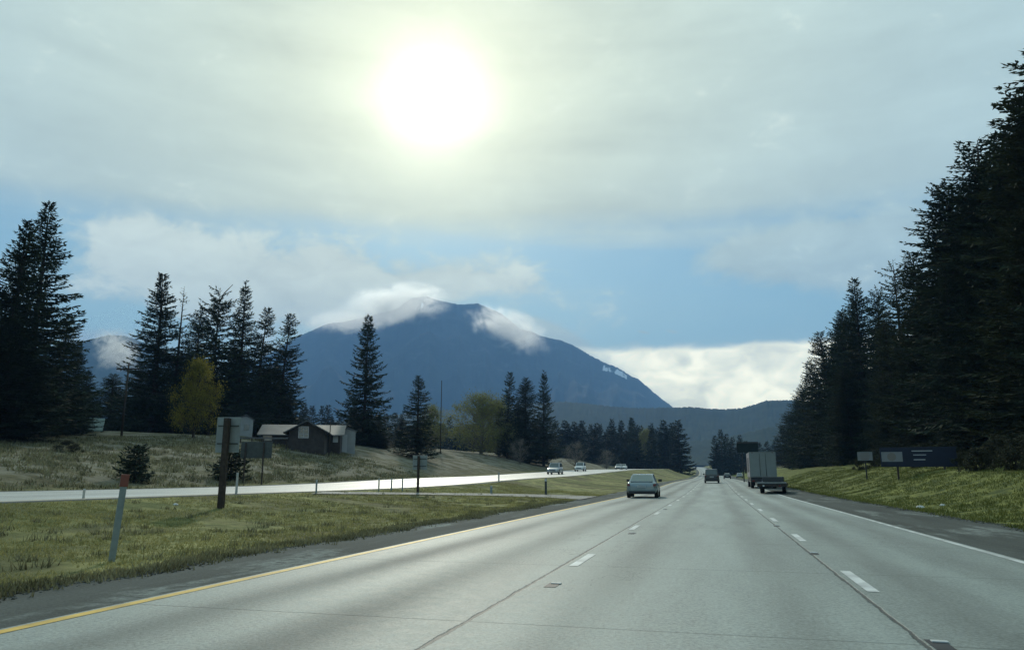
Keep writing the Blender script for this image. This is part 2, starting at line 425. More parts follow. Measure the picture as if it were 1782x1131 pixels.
def ground_mat():
    m = bpy.data.materials.new('rough_grass_ground'); m.use_nodes = True; t = NT(m.node_tree)
    p = t.n['Principled BSDF']; P = t.node('ShaderNodeTexCoord').outputs['Object']
    x, y, z = t.sep(P)[:3]
    a = t.noise(P, .22, 5, .6); b = t.noise(P, 1.3, 5, .65); c = t.noise(P, 9, 5, .7); e = t.noise(P, .05, 3, .5)
    col = t.mix(t.ss(b, .38, .62), (.135,.150,.055), (.33,.31,.125))
    col = t.mix(t.mul(t.ss(a, .42, .62), .8), col, (.105,.092,.050))
    col = t.mix(t.mul(t.ss(e, .45, .62), .5), col, (.060,.085,.022))
    side = t.ss(x, 6.0, 8.0)
    col = t.mix(t.mul(side, .75), col, t.mix(t.ss(b, .35, .65), (.055,.080,.022), (.19,.21,.045)))
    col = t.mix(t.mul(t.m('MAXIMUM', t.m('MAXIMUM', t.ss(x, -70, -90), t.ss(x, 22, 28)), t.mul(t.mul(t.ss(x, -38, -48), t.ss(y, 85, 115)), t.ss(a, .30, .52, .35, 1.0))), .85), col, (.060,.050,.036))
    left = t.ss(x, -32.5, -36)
    col = t.mix(t.mul(left, .8), col, t.mix(t.ss(b, .4, .6), (.055,.052,.030), (.105,.098,.055)))  # dull brown bank grass, darkened in colour to stand in for tree shade
    # bare gravelly soil on the bank across the highway
    bk = t.mul(t.mul(t.ss(x, -33, -40), t.ss(x, -95, -70)), t.ss(t.add(t.noise(P, .35, 6, .7), t.mul(c, .15)), .50, .66))
    col = t.mix(t.mul(bk, .75), col, (.23,.22,.17))
    lit = t.mul(t.ss(t.noise(P, 18, 5, .8), .60, .75), .5)
    col = t.mix(lit, col, (.17,.17,.08))
    t.put(p.inputs['Base Color'], col); p.inputs['Roughness'].default_value = .95; p.inputs['Specular IOR Level'].default_value = .12
    t.put(p.inputs['Normal'], t.bump(t.add(t.mul(b, .6), t.mul(c, .5)), .8, .12))
    return m
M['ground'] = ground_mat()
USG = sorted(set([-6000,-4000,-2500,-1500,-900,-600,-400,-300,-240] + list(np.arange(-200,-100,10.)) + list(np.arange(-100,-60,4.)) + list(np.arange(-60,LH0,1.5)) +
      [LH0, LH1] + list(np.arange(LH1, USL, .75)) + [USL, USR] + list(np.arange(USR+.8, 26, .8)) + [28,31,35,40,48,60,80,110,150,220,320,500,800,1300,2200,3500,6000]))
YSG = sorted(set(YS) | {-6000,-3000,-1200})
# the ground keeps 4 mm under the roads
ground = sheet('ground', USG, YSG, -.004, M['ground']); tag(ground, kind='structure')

c1 = (UY+UL)/2; c2 = (UL+UR)/2; c3 = (UR+UE)/2
M['concrete'] = road_mat('worn_concrete', (.262,.300,.276), [(c1-.80,1.15,.36), (c1+.62,1.1,.42), (c2-1.0,.55,.30), (c2+.95,.55,.30), (c2,-.25,.5), (c3-.72,.7,.4), (c3+.62,.75,.4), (c3-.05,-.35,.18)], ([UL-.10, UR-.06], 4.4), .62, .60)
M['concrete_far'] = road_mat('worn_concrete_far', (.46,.47,.44), [-21.5,-23.2,-25,-26.8,-28.4], ([-22.4,-26.0], 4.5), .85, .46)
M['asphalt'] = road_mat('shoulder_asphalt', (.085,.096,.089), [], None, 1, .9, patch=1.6, spec=.10)
road = sheet('road', [UY-.12, UL, UR, UE+.12], YS, .0, M['concrete']); tag(road, kind='structure')
sh = sheet('shoulder', [USL, UY-.12], YS, .0, M['asphalt']); tag(sh, kind='structure')
sh2 = sheet('shoulder', [UE+.12, USR-.5, USR], YS, .0, M['asphalt']); tag(sh2, kind='structure')
road2 = sheet('road', [LH0+1.6, -26, -22.4, LH1-1.0], YS, .0, M['concrete_far']); tag(road2, kind='structure')
for a, b in ((LH0, LH0+1.6), (LH1-1.0, LH1)):
    s_ = sheet('shoulder', [a, b], YS, .0, M['asphalt']); tag(s_, kind='structure')
YL = [y for y in YS if -20 <= y <= 1400]
sheet('edge_line', [UY-.06, UY+.07], YL, .004, M['yellow_paint'], road)
sheet('edge_line', [UE-.055, UE+.055], YL, .004, M['white_line'], road)
sheet('edge_line', [LH0+1.9, LH0+2.03], YL, .004, M['white_line'], road2)
sheet('edge_line', [LH1-1.35, LH1-1.22], YL, .004, M['yellow_paint'], road2)
def dashes(u, y0, period, length, w, n, par, first=None):
    for k in range(n):
        a = y0 + k*period; ys = [a, a+length/2, a+length]
        sheet('lane_dash', [u-w/2, u+w/2], ys, .005 + .004*(a > 60), M['white_line'], par)
yd = gy(1005, 985)[1]; dashes(UL+.06, yd, 7.75, 1.75, .13, 22, road)
yd = gy(1522, 1030)[1]; dashes(UR+.10, yd, 6.9, 1.95, .13, 24, road)
for u in (-22.4, -26.0): dashes(u+.1, -6, 12, 3, .14, 16, road2)
# recessed reflector slots beside the lane joints
for px, py in ((963,1018),(1100,928),(1158,886),(1640,1123),(1417,963),(1352,915)):
    x, y = gy(px, py); 
    z = T(x, y)
    g = MB().box(x-.08, x+.06, y-.18, y+.20, z+.001, z+.0045).build('marker_slot', M['steel_dark'], road)
    MB().box(x-.05, x+.07, y+.08, y+.14, z+.005, z+.016, .003).build('reflector', M['white_line'], g)

# turnaround track across the median
def pix_strip(name, top, bot, m, dz=.03, n=8):
    v = []; rows = 0
    P0 = []
    for (ax, ay), (bx, by) in zip(top, top[1:]):
        for k in range(n): P0.append((ax+(bx-ax)*k/n, ay+(by-ay)*k/n))
    P0.append(top[-1]); P1 = []
    for (ax, ay), (bx, by) in zip(bot, bot[1:]):
        for k in range(n): P1.append((ax+(bx-ax)*k/n, ay+(by-ay)*k/n))
    P1.append(bot[-1])
    for a, b in zip(P0, P1):
        h0, h1 = hit(*a), hit(*b)
        for k in range(5):
            q = h0.lerp(h1, k/4); v.append((q.x, q.y, T(q.x, q.y)+dz))
    f = [(j*5+i, j*5+i+1, (j+1)*5+i+1, (j+1)*5+i) for j in range(len(P0)-1) for i in range(4)]
    me = mesh_np(name, v, f, True); return link(name, me, m)
M['gravel'] = mat('pale_gravel_track', (.20,.20,.19), .8, .5, var=.25, vscale=1.5, bump=.02)
tr = pix_strip('path', [(560,856.5),(700,857.5),(850,859),(960,861),(1040,864)], [(540,860),(700,861),(850,862.8),(950,866),(1010,869.5)], M['gravel']); tag(tr, kind='structure')

# ------------------------------------------------------------------ mountains and hills
def interp(pts, x): xs, ys = zip(*pts); return float(np.interp(x, xs, ys))
def massif(name, ridge, D, foot, zfoot, px0, px1, step, m, gully=.05, fringe=3.0, seed=0, back=1.35, snow=None, nr=46):
    pxs = np.arange(px0, px1+1, step); v = []; sn = []
    rs = list(np.linspace(0, 1, nr)) + [1.05, 1.12, 1.25, 1.45]
    for px in pxs:
        py = interp(ridge, px); d = ray(px, py); h = math.hypot(d.x, d.y); dx, dy = d.x/h, d.y/h
        zr = CH + D*d.z/h
        for r in rs:
            if r <= 1: dist = foot + (D-foot)*r; pr = r**back
            else: dist = D + (r-1)*(D-foot)*1.1; pr = max(-.05, 1-(r-1)*2.4)
            x, y = dx*dist, dy*dist
            z = zfoot + (zr-zfoot)*pr
            n1 = mn.fractal((x/600+seed, y/600, seed), 1.0, 2.1, 5)
            rg = abs(mn.noise((px/46+seed, r*1.2, 3)))
            w = (4*r*(1-r)) if r < 1 else 0
            z += (zr-zfoot)*w*(gully*n1*1.2 - gully*1.6*rg)
            z += fringe*mn.fractal((px/3.1, r*9, seed), .9, 2.2, 4)*(1 if r > .3 else r/.3)
            v.append((x, y, z))
            s = 0
            if snow:
                for (sx, r0, r1, wd) in snow: s = max(s, math.exp(-((px-sx)/wd)**2)*(1 if r0 < r < r1 else 0)*(.35+1.5*abs(mn.noise((px/6, r*30, 1)))))
            sn.append(s)
    n = len(rs)
    f = [(j*n+i, (j+1)*n+i, (j+1)*n+i+1, j*n+i+1) for j in range(len(pxs)-1) for i in range(n-1)]
    me = mesh_np(name, v, f, True)
    if snow:
        at_ = me.attributes.new('snow', 'FLOAT', 'POINT'); at_.data.foreach_set('value', np.array(sn, dtype=np.float32))
    o = link(name, me, m); tag(o, kind='structure'); return o
def hill_mat(name, a, b, rock=0, snow=False, sc=.012):
    m = bpy.data.materials.new(name); m.use_nodes = True; t = NT(m.node_tree)
    p = t.n['Principled BSDF']; P = t.node('ShaderNodeTexCoord').outputs['Object']
    n = t.noise(P, sc, 8, .7); n2 = t.noise(P, sc*.2, 4, .6)
    c = t.mix(t.ss(t.add(n, t.mul(n2, .5)), .55, .95), a, b)
    if rock: c = t.mix(t.mul(t.ss(t.noise(P, sc*.5, 7, .75), .55, .68), rock), c, (.11,.11,.12))
    if snow:
        s = t.node('ShaderNodeAttribute', attribute_name='snow').outputs['Fac']
        c = t.mix(t.ss(t.add(s, t.mul(t.sub(n, .5), 1.6)), .35, .6), c, (.75,.8,.85))
    t.put(p.inputs['Base Color'], c); p.inputs['Roughness'].default_value = 1; p.inputs['Specular IOR Level'].default_value = .05
    return m
M['mtn'] = hill_mat('forested_mountain', (.016,.026,.022), (.035,.048,.040), .5, True)
M['hill'] = hill_mat('forested_hill', (.018,.030,.022), (.035,.050,.030), 0, False, .02)
massif('mountain', [(-700,760),(200,720),(380,660),(470,615),(520,585),(570,563),(600,560),(650,548),(690,538),(705,526),(718,518),(742,516),(768,524),(800,530),(832,528),(850,536),(872,545),(890,560),(905,572),(925,577),(942,585),(975,592),(1000,602),(1030,620),(1050,630),(1075,640),(1100,655),(1112,660),(1140,685),(1172,709),(1230,745),(1500,800),(2300,815)],
       5200, 2700, 15, -500, 1700, 2.0, M['mtn'], .12, 5.0, 1.7, snow=[(1080,.945,.985,14),(1055,.95,.99,8),(735,.92,.98,5)])
massif('hill', [(-900,640),(-300,640),(0,625),(120,600),(160,590),(187,583),(215,584),(240,592),(300,620),(380,665),(480,720),(600,780)],
       3600, 1900, 15, -900, 620, 3.0, M['hill'], .05, 3.0, 5.2)
massif('hill', [(300,780),(560,735),(760,715),(900,703),(985,699),(1030,703),(1060,707),(1110,710),(1172,709),(1200,708),(1235,711),(1262,712),(1290,710),(1312,704),(1332,697),(1370,696),(1420,698),(1520,700),(1700,690),(2200,680),(2900,720)],
       2300, 1250, 18, 200, 2900, 2.0, M['hill'], .03, 3.5, 9.1)
massif('hill', [(900,800),(1000,780),(1080,765),(1180,770),(1260,762),(1330,745),(1400,738),(1600,720),(2000,730),(2600,760)],
       1500, 1050, 17, 860, 2600, 3.0, M['hill'], .02, 3.0, 13.3)

# ------------------------------------------------------------------ trees
def dia(P, Dv, Nv, L, Wd):
    """diamond leaves: base P, unit direction Dv, side Nv, length L, width Wd -> verts (n,4,3)"""
    a = P; c = P + Dv*L[:, None]; mid = P + Dv*(L*.42)[:, None]
    return np.stack([a, mid - Nv*(Wd/2)[:, None], c, mid + Nv*(Wd/2)[:, None]], axis=1)
def unit(v): return v/np.maximum(1e-6, np.linalg.norm(v, axis=1, keepdims=True))
def quads_mesh(name, blocks, m):
    V = np.concatenate(blocks).reshape(-1, 3); n = len(V)//4
    me = mesh_np(name, V, np.arange(n*4).reshape(n, 4)); me.materials.append(m); return me
def conifer(h, R, seed, m, start=.06, dens=1.0, droop=.25, gap=.0, bare_top=0, leaf=1.0, pw=.8, double=False, broken=False):
    rg = np.random.default_rng(seed); blocks = []; tr = MB()
    lean = rg.normal(0, .012, 2)*h
    def axis(z): return np.array([lean[0]*(z/h)**2, lean[1]*(z/h)**2, z])
    r0 = .012*h + .06
    zs = np.linspace(0, h, 9)
    for a, b in zip(zs, zs[1:]):
        tr.tube(axis(a), axis(b), r0*(1-a/h)**.9+.015, r0*(1-b/h)**.9+.015, 7, caps=False)
    if double:
        for sx in (-1, 1):
            tr.tube(axis(h*.7), axis(h*.7)+np.array([sx*.5, 0, h*.28]), .10, .02, 5)
    if broken:
        tr.tube(axis(h*.9), axis(h*.9)+np.array([.5, .2, h*.06]), .12, .07, 5); tr.tube(axis(h*.9)+np.array([.5,.2,h*.06]), axis(h*.9)+np.array([1.7,.3,h*.12]), .07, .03, 5)
    step = .42/dens; z = h*start
    while z < h*.995:
        t = (z-h*start)/(h*(1-start))
        nb = int(rg.integers(4, 7)) if t < .93 else 3
        az0 = rg.uniform(0, 6.28)
        for b in range(nb):
            if rg.random() < gap: continue
            if t > 1-bare_top and rg.random() < .75: 
                q = rg.uniform(0, 6.28); l = .5+R*.35*(1-t)
                e = axis(z)+np.array([math.cos(q)*l, math.sin(q)*l, l*.35]); tr.tube(axis(z), e, .025, .01, 3, caps=False); continue
            th = az0 + b*6.283/nb + rg.normal(0, .35)
            env = R*((1-t)**pw)*(1 if t > .12 else .75+2*t)
            L = env*rg.uniform(.68, 1.16)*(1.0 + .18*math.sin(z*2.1+seed+b)) + .22
            up = (.55*t**2 - .05 + rg.normal(0, .08)) - droop*(1-t)*.6
            crv = -droop*(1-t)*.8; tipup = .22*(1-t)+.10
            ns = max(3, int(L/.30)); s = (np.arange(ns)+rg.uniform(.2, 1))/ns; s = np.clip(s, .06, 1.0)
            rad = s*L; zz = up*rad + crv*L*(s**1.5)*.7 + tipup*L*s**3
            dirv = np.array([math.cos(th), math.sin(th), 0.0]); side = np.array([-math.sin(th), math.cos(th), 0.0])
            base = axis(z)[None] + dirv[None]*rad[:, None] + np.array([0,0,1.0])[None]*zz[:, None]
            if L > .9:
                i = ns-1; tr.tube(axis(z), base[ns//2], .018+.012*L, .018, 3, caps=False); tr.tube(base[ns//2], base[i], .018, .006, 3, caps=False)
            slope = (up + crv*1.0*s**.5 + 3*tipup*s**2)
            fw = unit(dirv[None] + np.array([0,0,1.0])[None]*slope[:, None])
            for sg in (-1, 1):
                ll = (.24 + .30*L*(1-s)*(.25+s)*1.5)*rg.uniform(.6, 1.25, ns)*leaf
                dv = unit(fw*rg.uniform(.55, 1.0, (ns, 1)) + side[None]*sg*rg.uniform(.6, 1.0, (ns, 1)) + np.array([0,0,1.0])[None]*rg.normal(-.14, .16, (ns, 1)))
                nv = unit(np.cross(dv, np.array([0,0,1.0])[None] + rg.normal(0, .45, (ns, 3))))
                blocks.append(dia(base, dv, nv, ll, rg.uniform(.10, .20, ns)*leaf*(.7+ll*.5)))
                if L > 1.2:   # second order sprigs
                    mid = base + dv*(ll*.5)[:, None]
                    d2 = unit(dv*.6 + fw*.8 + rg.normal(0, .3, (ns, 3))); n2 = unit(np.cross(d2, rg.normal(0, 1, (ns, 3))))
                    blocks.append(dia(mid, d2, n2, ll*.6, .12*leaf*np.ones(ns)))
            d3 = unit(fw*.6 + np.array([0,0,-1.0])[None]*rg.uniform(.2, 1, (ns, 1)) + rg.normal(0, .2, (ns, 3)))
            n3 = unit(np.cross(d3, rg.normal(0, 1, (ns, 3)))); blocks.append(dia(base, d3, n3, rg.uniform(.18, .42, ns)*leaf, .13*leaf*np.ones(ns)))
            d4 = unit(fw + rg.normal(0, .15, (ns, 3))); n4 = unit(np.cross(d4, np.array([0,0,1.0])[None]+rg.normal(0, .5, (ns, 3))))
            blocks.append(dia(base, d4, n4, rg.uniform(.3, .5, ns)*leaf, .13*leaf*np.ones(ns)))
        z += step*rg.uniform(.7, 1.3)*(1.0 if t < .8 else .8)
    bmesh.ops.recalc_face_normals(tr.bm, faces=tr.bm.faces)
    tm = bpy.data.meshes.new('trunk'); tr.bm.to_mesh(tm); tr.bm.free(); tm.materials.append(M['bark'])
    return h, R, tm, quads_mesh('crown', blocks, m)
def broadleaf(h, R, seed, m, leaf=.16, n=9000, upright=.5, bark='bark', twiggy=False, start=.1, clumps=70):
    rg = random.Random(seed); nr = np.random.default_rng(seed); tr = MB(); blocks = []
    tr.tube((0,0,-.1), (0,0,h*.35), .022*h, .016*h, 8, caps=False); tr.tube((0,0,h*.35), (.02*h,0,h*.85), .016*h, .004*h, 6, caps=False)
    for k in range(clumps):
        t = start + (1-start)*rg.random()**.85; t = min(t, .95)
        prof = math.sin(math.pi*min(1, ((t-start)/(1-start))*.80+.16))**.7
        a = rg.uniform(0, 6.283); q = prof*R*math.sqrt(rg.random())*.92; lump = 1+.45*math.sin(2*a+seed+4*t)*math.cos(9*t+seed)
        c = np.array([math.cos(a)*q*lump, math.sin(a)*q*lump, t*h])
        z0 = max(.08*h, t*h - q*1.1 - .08*h); p0 = np.array([0, 0, z0]); mid = p0*.45+c*.55+np.array([0,0,-.02*h])
        tr.tube(p0, mid, .0055*h, .0035*h, 4, caps=False); tr.tube(mid, c, .0035*h, .0012*h, 3, caps=False)
        ntw = 7
        for j in range(ntw):
            e = c + nr.normal(0, .05*h, 3) + np.array([0,0,.03*h]); tr.tube(mid*.4+c*.6, e, .002*h, .0007*h, 3, caps=False)
        kk = int(n/clumps*rg.uniform(.5, 1.4)); rad = h*rg.uniform(.030, .070)
        P = c[None] + nr.normal(0, 1, (kk, 3))*rad*np.array([1, 1, 1.15])
        D = unit(nr.normal(0, 1, (kk, 3))*np.array([1,1,.8]) + np.array([0,0,upright*1.4])); N = unit(np.cross(D, nr.normal(0, 1, (kk, 3))))
        L = nr.uniform(.7, 1.5, kk)*leaf*(2.2 if twiggy else 1)
        blocks.append(dia(P, D, N, L, (nr.uniform(.4, .75, kk) if not twiggy else nr.uniform(.12, .2, kk))*leaf))
    tm = bpy.data.meshes.new('trunk'); tr.bm.to_mesh(tm); tr.bm.free(); tm.materials.append(M[bark])
    return h, R, tm, quads_mesh('crown', blocks, m)

PROTO = {}
PROTO['fir_a'] = conifer(24, 5.4, 11, M['needle'], .03, 1.4, .12, .08, 0, 1.15, .98)
PROTO['fir_b'] = conifer(24, 4.8, 12, M['needle'], .05, 1.4, .20, .10, .05, 1.1, 1.0)
PROTO['fir_c'] = conifer(22, 4.2, 13, M['needle'], .06, 1.25, .25, .15, 0, 1.2, .72)
PROTO['fir_d'] = conifer(24, 5.0, 14, M['needle'], .04, 1.4, .10, .10, 0, 1.15, .88, double=True)
PROTO['thin'] = conifer(22, 2.4, 15, M['needle2'], .10, .75, .15, .35, .30, 1.0, .55)
PROTO['snag'] = conifer(20, 4.2, 16, M['needle'], .05, 1.0, .2, .12, .12, 1.2, .42, broken=True)
PROTO['hem_a'] = conifer(28, 5.4, 21, M['needle'], .03, 1.5, .35, .08, 0, 1.12, .62)
PROTO['hem_b'] = conifer(28, 4.8, 22, M['needle2'], .03, 1.5, .30, .10, .02, 1.1, .60)
PROTO['hem_c'] = conifer(26, 5.8, 23, M['needle'], .02, 1.45, .45, .10, 0, 1.15, .85)
PROTO['hem_d'] = conifer(28, 5.2, 27, M['needle'], .03, 1.4, .55, .14, .03, 1.1, .58, double=True)
PROTO['open'] = conifer(26, 4.6, 24, M['needle2'], .05, .8, .05, .30, .10, 1.1, .5)
PROTO['spruce'] = conifer(18, 4.3, 31, M['needle'], .03, 1.4, .22, .05, 0, 1.15, .95)
PROTO['spruce2'] = conifer(16, 3.8, 32, M['needle'], .04, 1.4, .28, .06, 0, 1.1, .9)
PROTO['far_a'] = conifer(20, 4.2, 41, M['needle_far'], .02, .55, .2, .05, 0, 2.2, .8)
PROTO['far_b'] = conifer(20, 3.4, 42, M['needle_far'], .02, .55, .25, .05, 0, 2.1, .7)
PROTO['shrub_fir'] = conifer(3.0, 1.5, 51, M['needle'], .0, 3.0, .15, .02, 0, 1.25, .55)
PROTO['shrub_fir2'] = conifer(3.0, 1.6, 52, M['needle'], .0, 3.0, .05, .02, 0, 1.25, .45)
PROTO['yellow'] = broadleaf(10, 3.6, 61, M['yellow'], .20, 15000, 1.3, clumps=90)
PROTO['pale'] = broadleaf(13, 5.0, 62, M['pale'], .24, 13000, .6, 'bark_pale', clumps=100)
PROTO['pale2'] = broadleaf(12, 3.8, 63, M['pale'], .22, 9000, .6, 'bark_pale')
PROTO['bare'] = broadleaf(7, 3.2, 64, M['twig'], .16, 2600, .5, 'bark_pale', True)
PROTO['brush'] = broadleaf(2.2, 1.5, 65, M['brush'], .14, 3200, .3, 'bark', False, .0, 40)

def plant(kind, px, top, D, label, group=None, wid=None, base=800, name='conifer_tree', cat='tree', rz=None, h=None, sink=.15):
    """a tree standing D metres away in the direction of px, its tip reaching row top"""
    hh, R, tm, cm = PROTO[kind]; b = at(px, D, top if top else base, sink)
    H = h if h is not None else ztop(px, top, D) - b.z
    b2 = b
    o = empty(name, b2, rz if rz is not None else random.uniform(0, 6.28)); s = H/hh
    w = s if wid is None else wid*WK*pxm(px, base, D)/R
    o.scale = (w, w, s)
    for nm, me in (('trunk', tm), ('crown', cm)):
        c = bpy.data.objects.new(nm, me); COL.objects.link(c); c.parent = o
    tag(o, label, cat, group); return o
random.seed(4); WK = 1.22
GL = 'tall conifers standing left of the opposite carriageway'
plant('fir_a', 92, 352, 84, 'tallest dark fir at the left edge, pointed tip above all its neighbours', GL, 96, 790)
plant('fir_d', 46, 388, 80, 'second tallest dark fir, touching the left side of the tallest one', GL, 84, 790)
plant('fir_b', -12, 450, 82, 'dark fir cut off by the left border of the photo', GL, 70, 790)
plant('fir_c', -85, 420, 84, 'dark fir beyond the left border of the photo', GL, 60, 790)
plant('hem_c', 118, 545, 95, 'lower dark fir filling the right foot of the tall pair at the left', GL, 60, 790)
plant('hem_a', 28, 560, 78, 'broad low fir in front of the tall pair at the left edge', GL, 85, 790)
plant('fir_b', 152, 640, 108, 'short dark fir right of the left edge group, beside the utility pole', GL, 38, 785)
plant('fir_d', 289, 478, 122, 'fir with twin leaders left of the thin sparse tree', GL, 62, 785)
plant('thin', 321, 497, 124, 'thin sparse conifer with a nearly bare spire', GL, 24, 785)
plant('hem_b', 350, 540, 126, 'dark conifer between the thin spire and the broken topped tree', GL, 42, 785)
plant('snag', 384, 500, 118, 'conifer with a broken crooked top bent to the right', GL, 46, 785, rz=0)
plant('fir_b', 430, 488, 120, 'slender pointed fir, tallest of the middle group above the sign back', GL, 48, 785)
plant('fir_c', 456, 535, 124, 'fir just right of the slender pointed one, slightly lower', GL, 42, 785)
plant('fir_c', 497, 547, 128, 'lone narrow conifer at the right end of the middle group', GL, 42, 785)
plant('hem_c', 245, 630, 130, 'low bushy conifer left of the twin leader fir', GL, 40, 785)
plant('hem_a', 320, 610, 132, 'dense low conifer behind the yellow leafed tree', GL, 60, 785)
plant('hem_c', 408, 590, 128, 'dense low conifer behind the bare aluminium sign back', GL, 60, 785)
plant('hem_a', 465, 640, 134, 'dense low conifer behind the brown cabin', GL, 50, 785)
plant('hem_b', 200, 650, 138, 'small dark conifer behind the utility pole', GL, 40, 785)
plant('spruce', 641, 549, 132, 'lone broad spruce in front of the mountain, right of the cabin', GL, 47, 790)
plant('spruce2', 729, 654, 118, 'shorter cone shaped spruce above the small white sign back', GL, 38, 800)
GM = 'clump of conifers beside the pale leafed trees'
plant('fir_c', 883, 647, 175, 'left conifer of the clump beside the pale leafed trees', GM, 24, 800)
plant('hem_a', 914, 657, 178, 'middle conifer of the clump beside the pale leafed trees', GM, 34, 800)
plant('fir_b', 945, 644, 182, 'right conifer of the clump with its ragged right side', GM, 30, 800)
plant('hem_c', 900, 700, 180, 'low dense conifer in front of the clump beside the pale trees', GM, 34, 800)
GD = 'broadleaf trees in early leaf'
plant('yellow', 347, 634, 96, 'bright yellow green tree in early leaf before the dark firs', GD, 33, 785, name='broadleaf_tree')
plant('pale', 838, 688, 172, 'pale olive broadleaf tree left of the conifer clump', GD, 48, 800, name='broadleaf_tree')
plant('pale2', 868, 700, 176, 'narrow pale olive tree touching the conifer clump', GD, 26, 800, name='broadleaf_tree')
plant('pale2', 752, 706, 150, 'pale yellowish tree right of the cone shaped spruce', GD, 26, 800, name='broadleaf_tree')
plant('bare', 1003, 770, 215, 'small leafless pale tree beyond the oncoming cars', GD, 24, 805, name='broadleaf_tree')
plant('bare', 1055, 784, 240, 'tiny leafless pale shrub tree near the far dark wood', GD, 14, 805, name='broadleaf_tree')
plant('bare', 905, 765, 165, 'leafless pale shrub tree at the foot of the conifer clump', GD, 20, 805, name='broadleaf_tree')
LF = 'low dark conifer filling the foot of the tree group left of the carriageway'
for k in range(34):
    px = random.choice([random.uniform(-60, 165), random.uniform(225, 520), random.uniform(225, 520), random.uniform(560, 700)])
    top = 590 + 60*random.random() if px < 150 else (620+70*random.random() if px < 520 else 700+40*random.random())
    D = random.uniform(88, 110) if px < 170 else random.uniform(126, 150)
    plant(random.choice(['hem_a','hem_c','fir_a']), px, top, D, LF, 'low conifers under the tall ones', random.uniform(26, 40)*100/D, 790)
# far rows
GF = 'far conifers beyond the opposite carriageway'
FL = 'distant hazy conifer in the dark tree line beyond the opposite carriageway'
for k in range(60):
    px = 500 + k*11.5 + random.uniform(-6, 6)
    top = 708 if px < 640 else (728 if px < 860 else 738)
    plant(random.choice(['far_a','far_b']), px, top+random.uniform(-10, 18), 330+random.uniform(-40, 60), FL, GF, random.uniform(13, 20), 810)
for k in range(26):
    px = 975 + k*8 + random.uniform(-4, 4)
    plant(random.choice(['far_a','far_b']), px, 745+random.uniform(-8, 12), 420+random.uniform(-30, 60), FL, GF, random.uniform(11, 15), 812)
plant('fir_c', 1099, 726, 330, 'pointed conifer standing above the far tree line, left of three', GF, 13, 812)
plant('pale2', 1120, 748, 340, 'pale olive tree between the pointed far conifers', GD, 13, 812, name='broadleaf_tree')
plant('far_b', 1134, 738, 350, 'narrow pointed conifer in the far tree line, middle of three', GF, 9, 812)
plant('hem_b', 1156, 741, 340, 'dark rounded conifer near the right end of the far tree line', GF, 16, 812)
plant('hem_a', 1171, 748, 345, 'last dark conifer at the right end of the far tree line', GF, 15, 812)
GE = 'dark trees behind the dark SUV and the box truck'
EL = 'dark conifer at the far end of the road behind the dark SUV and box truck'
for k, (px, top) in enumerate(((1243,758),(1254,748),(1263,755),(1275,762),(1286,757),(1297,768),(1308,775),(1320,770),(1335,768),(1350,762),(1248,775),(1270,772),(1360,740))):
    plant(['far_a','far_b'][k % 2], px, top, 330+k*7, EL, GE, 12, 815)
# right hand wall of trees
GR = 'tall dark conifers walling the right side of the road'
RL = 'dark conifer deep in the wall of trees along the right verge'
front = [(1374,715,232,20,'hem_b','far pale edged conifer at the left end of the right hand tree wall'),
 (1392,668,205,24,'hem_a','second conifer from the left end of the right hand tree wall'),
 (1410,628,180,28,'hem_c','conifer stepping up behind the box truck trailer in the right wall'),
 (1433,577,160,32,'hem_b','conifer below and left of the pointed tip that meets blue sky'),
 (1458,540,142,34,'hem_a','conifer whose left flank steps down from the pointed tip'),
 (1485,486,128,42,'hem_c','pointed conifer whose tip stands against the blue sky gap on the right'),
 (1522,500,122,30,'hem_d','slim conifer between the pointed one and the open crowned one'),
 (1552,450,112,34,'open','open crowned conifer with sky showing through its top'),
 (1598,440,100,48,'hem_b','conifer right of the open crowned one, partly hidden'),
 (1640,322,86,66,'hem_a','tall ragged conifer on the right stepping up to the highest pair'),
 (1690,250,78,80,'hem_d','second highest conifer of the right hand wall'),
 (1735,235,72,70,'hem_c','conifer between the two highest of the right hand wall'),
 (1782,85,66,96,'hem_b','highest conifer, cut by the right border of the photo'),
 (1880,10,60,110,'hem_c','tall conifer beyond the right border of the photo')]
for px, top, D, wd, k, lab in front: plant(k, px, top, D, lab, GR, wd*1.55, 815)
fill = 0
for k in range(46):
    px = random.uniform(1385, 1860); sil = interp([(1372,715),(1410,628),(1485,500),(1600,450),(1640,330),(1690,255),(1785,110),(1900,40)], px)
    D = interp([(1374,232),(1410,180),(1485,128),(1552,112),(1640,86),(1785,64),(1860,58)], px)
    f = random.uniform(.25, .78); top = sil + (800-sil)*f
    plant(random.choice(['hem_a','hem_b','hem_c','hem_d']), px, top, D*random.uniform(.90, 1.12), RL, GR, random.uniform(34, 60)*100/D, 815)
for k in range(8):   # along the verge outside the frame, so the wood goes on
    y = -30 + k*9; x = 24+random.uniform(-2, 8); z = T(x, y)
    if math.degrees(math.atan2(x, y)) < 24: continue
    b = empty('conifer_tree', (x, y, z-.1), random.uniform(0, 6)); s = random.uniform(.9, 1.1); b.scale = (s, s, s)
    p = PROTO[random.choice(['hem_a','hem_b'])]
    for nm, me in (('trunk', p[2]), ('crown', p[3])):
        c = bpy.data.objects.new(nm, me); COL.objects.link(c); c.parent = b
    tag(b, 'dark conifer beyond the right border of the photo beside the verge', 'tree', GR)
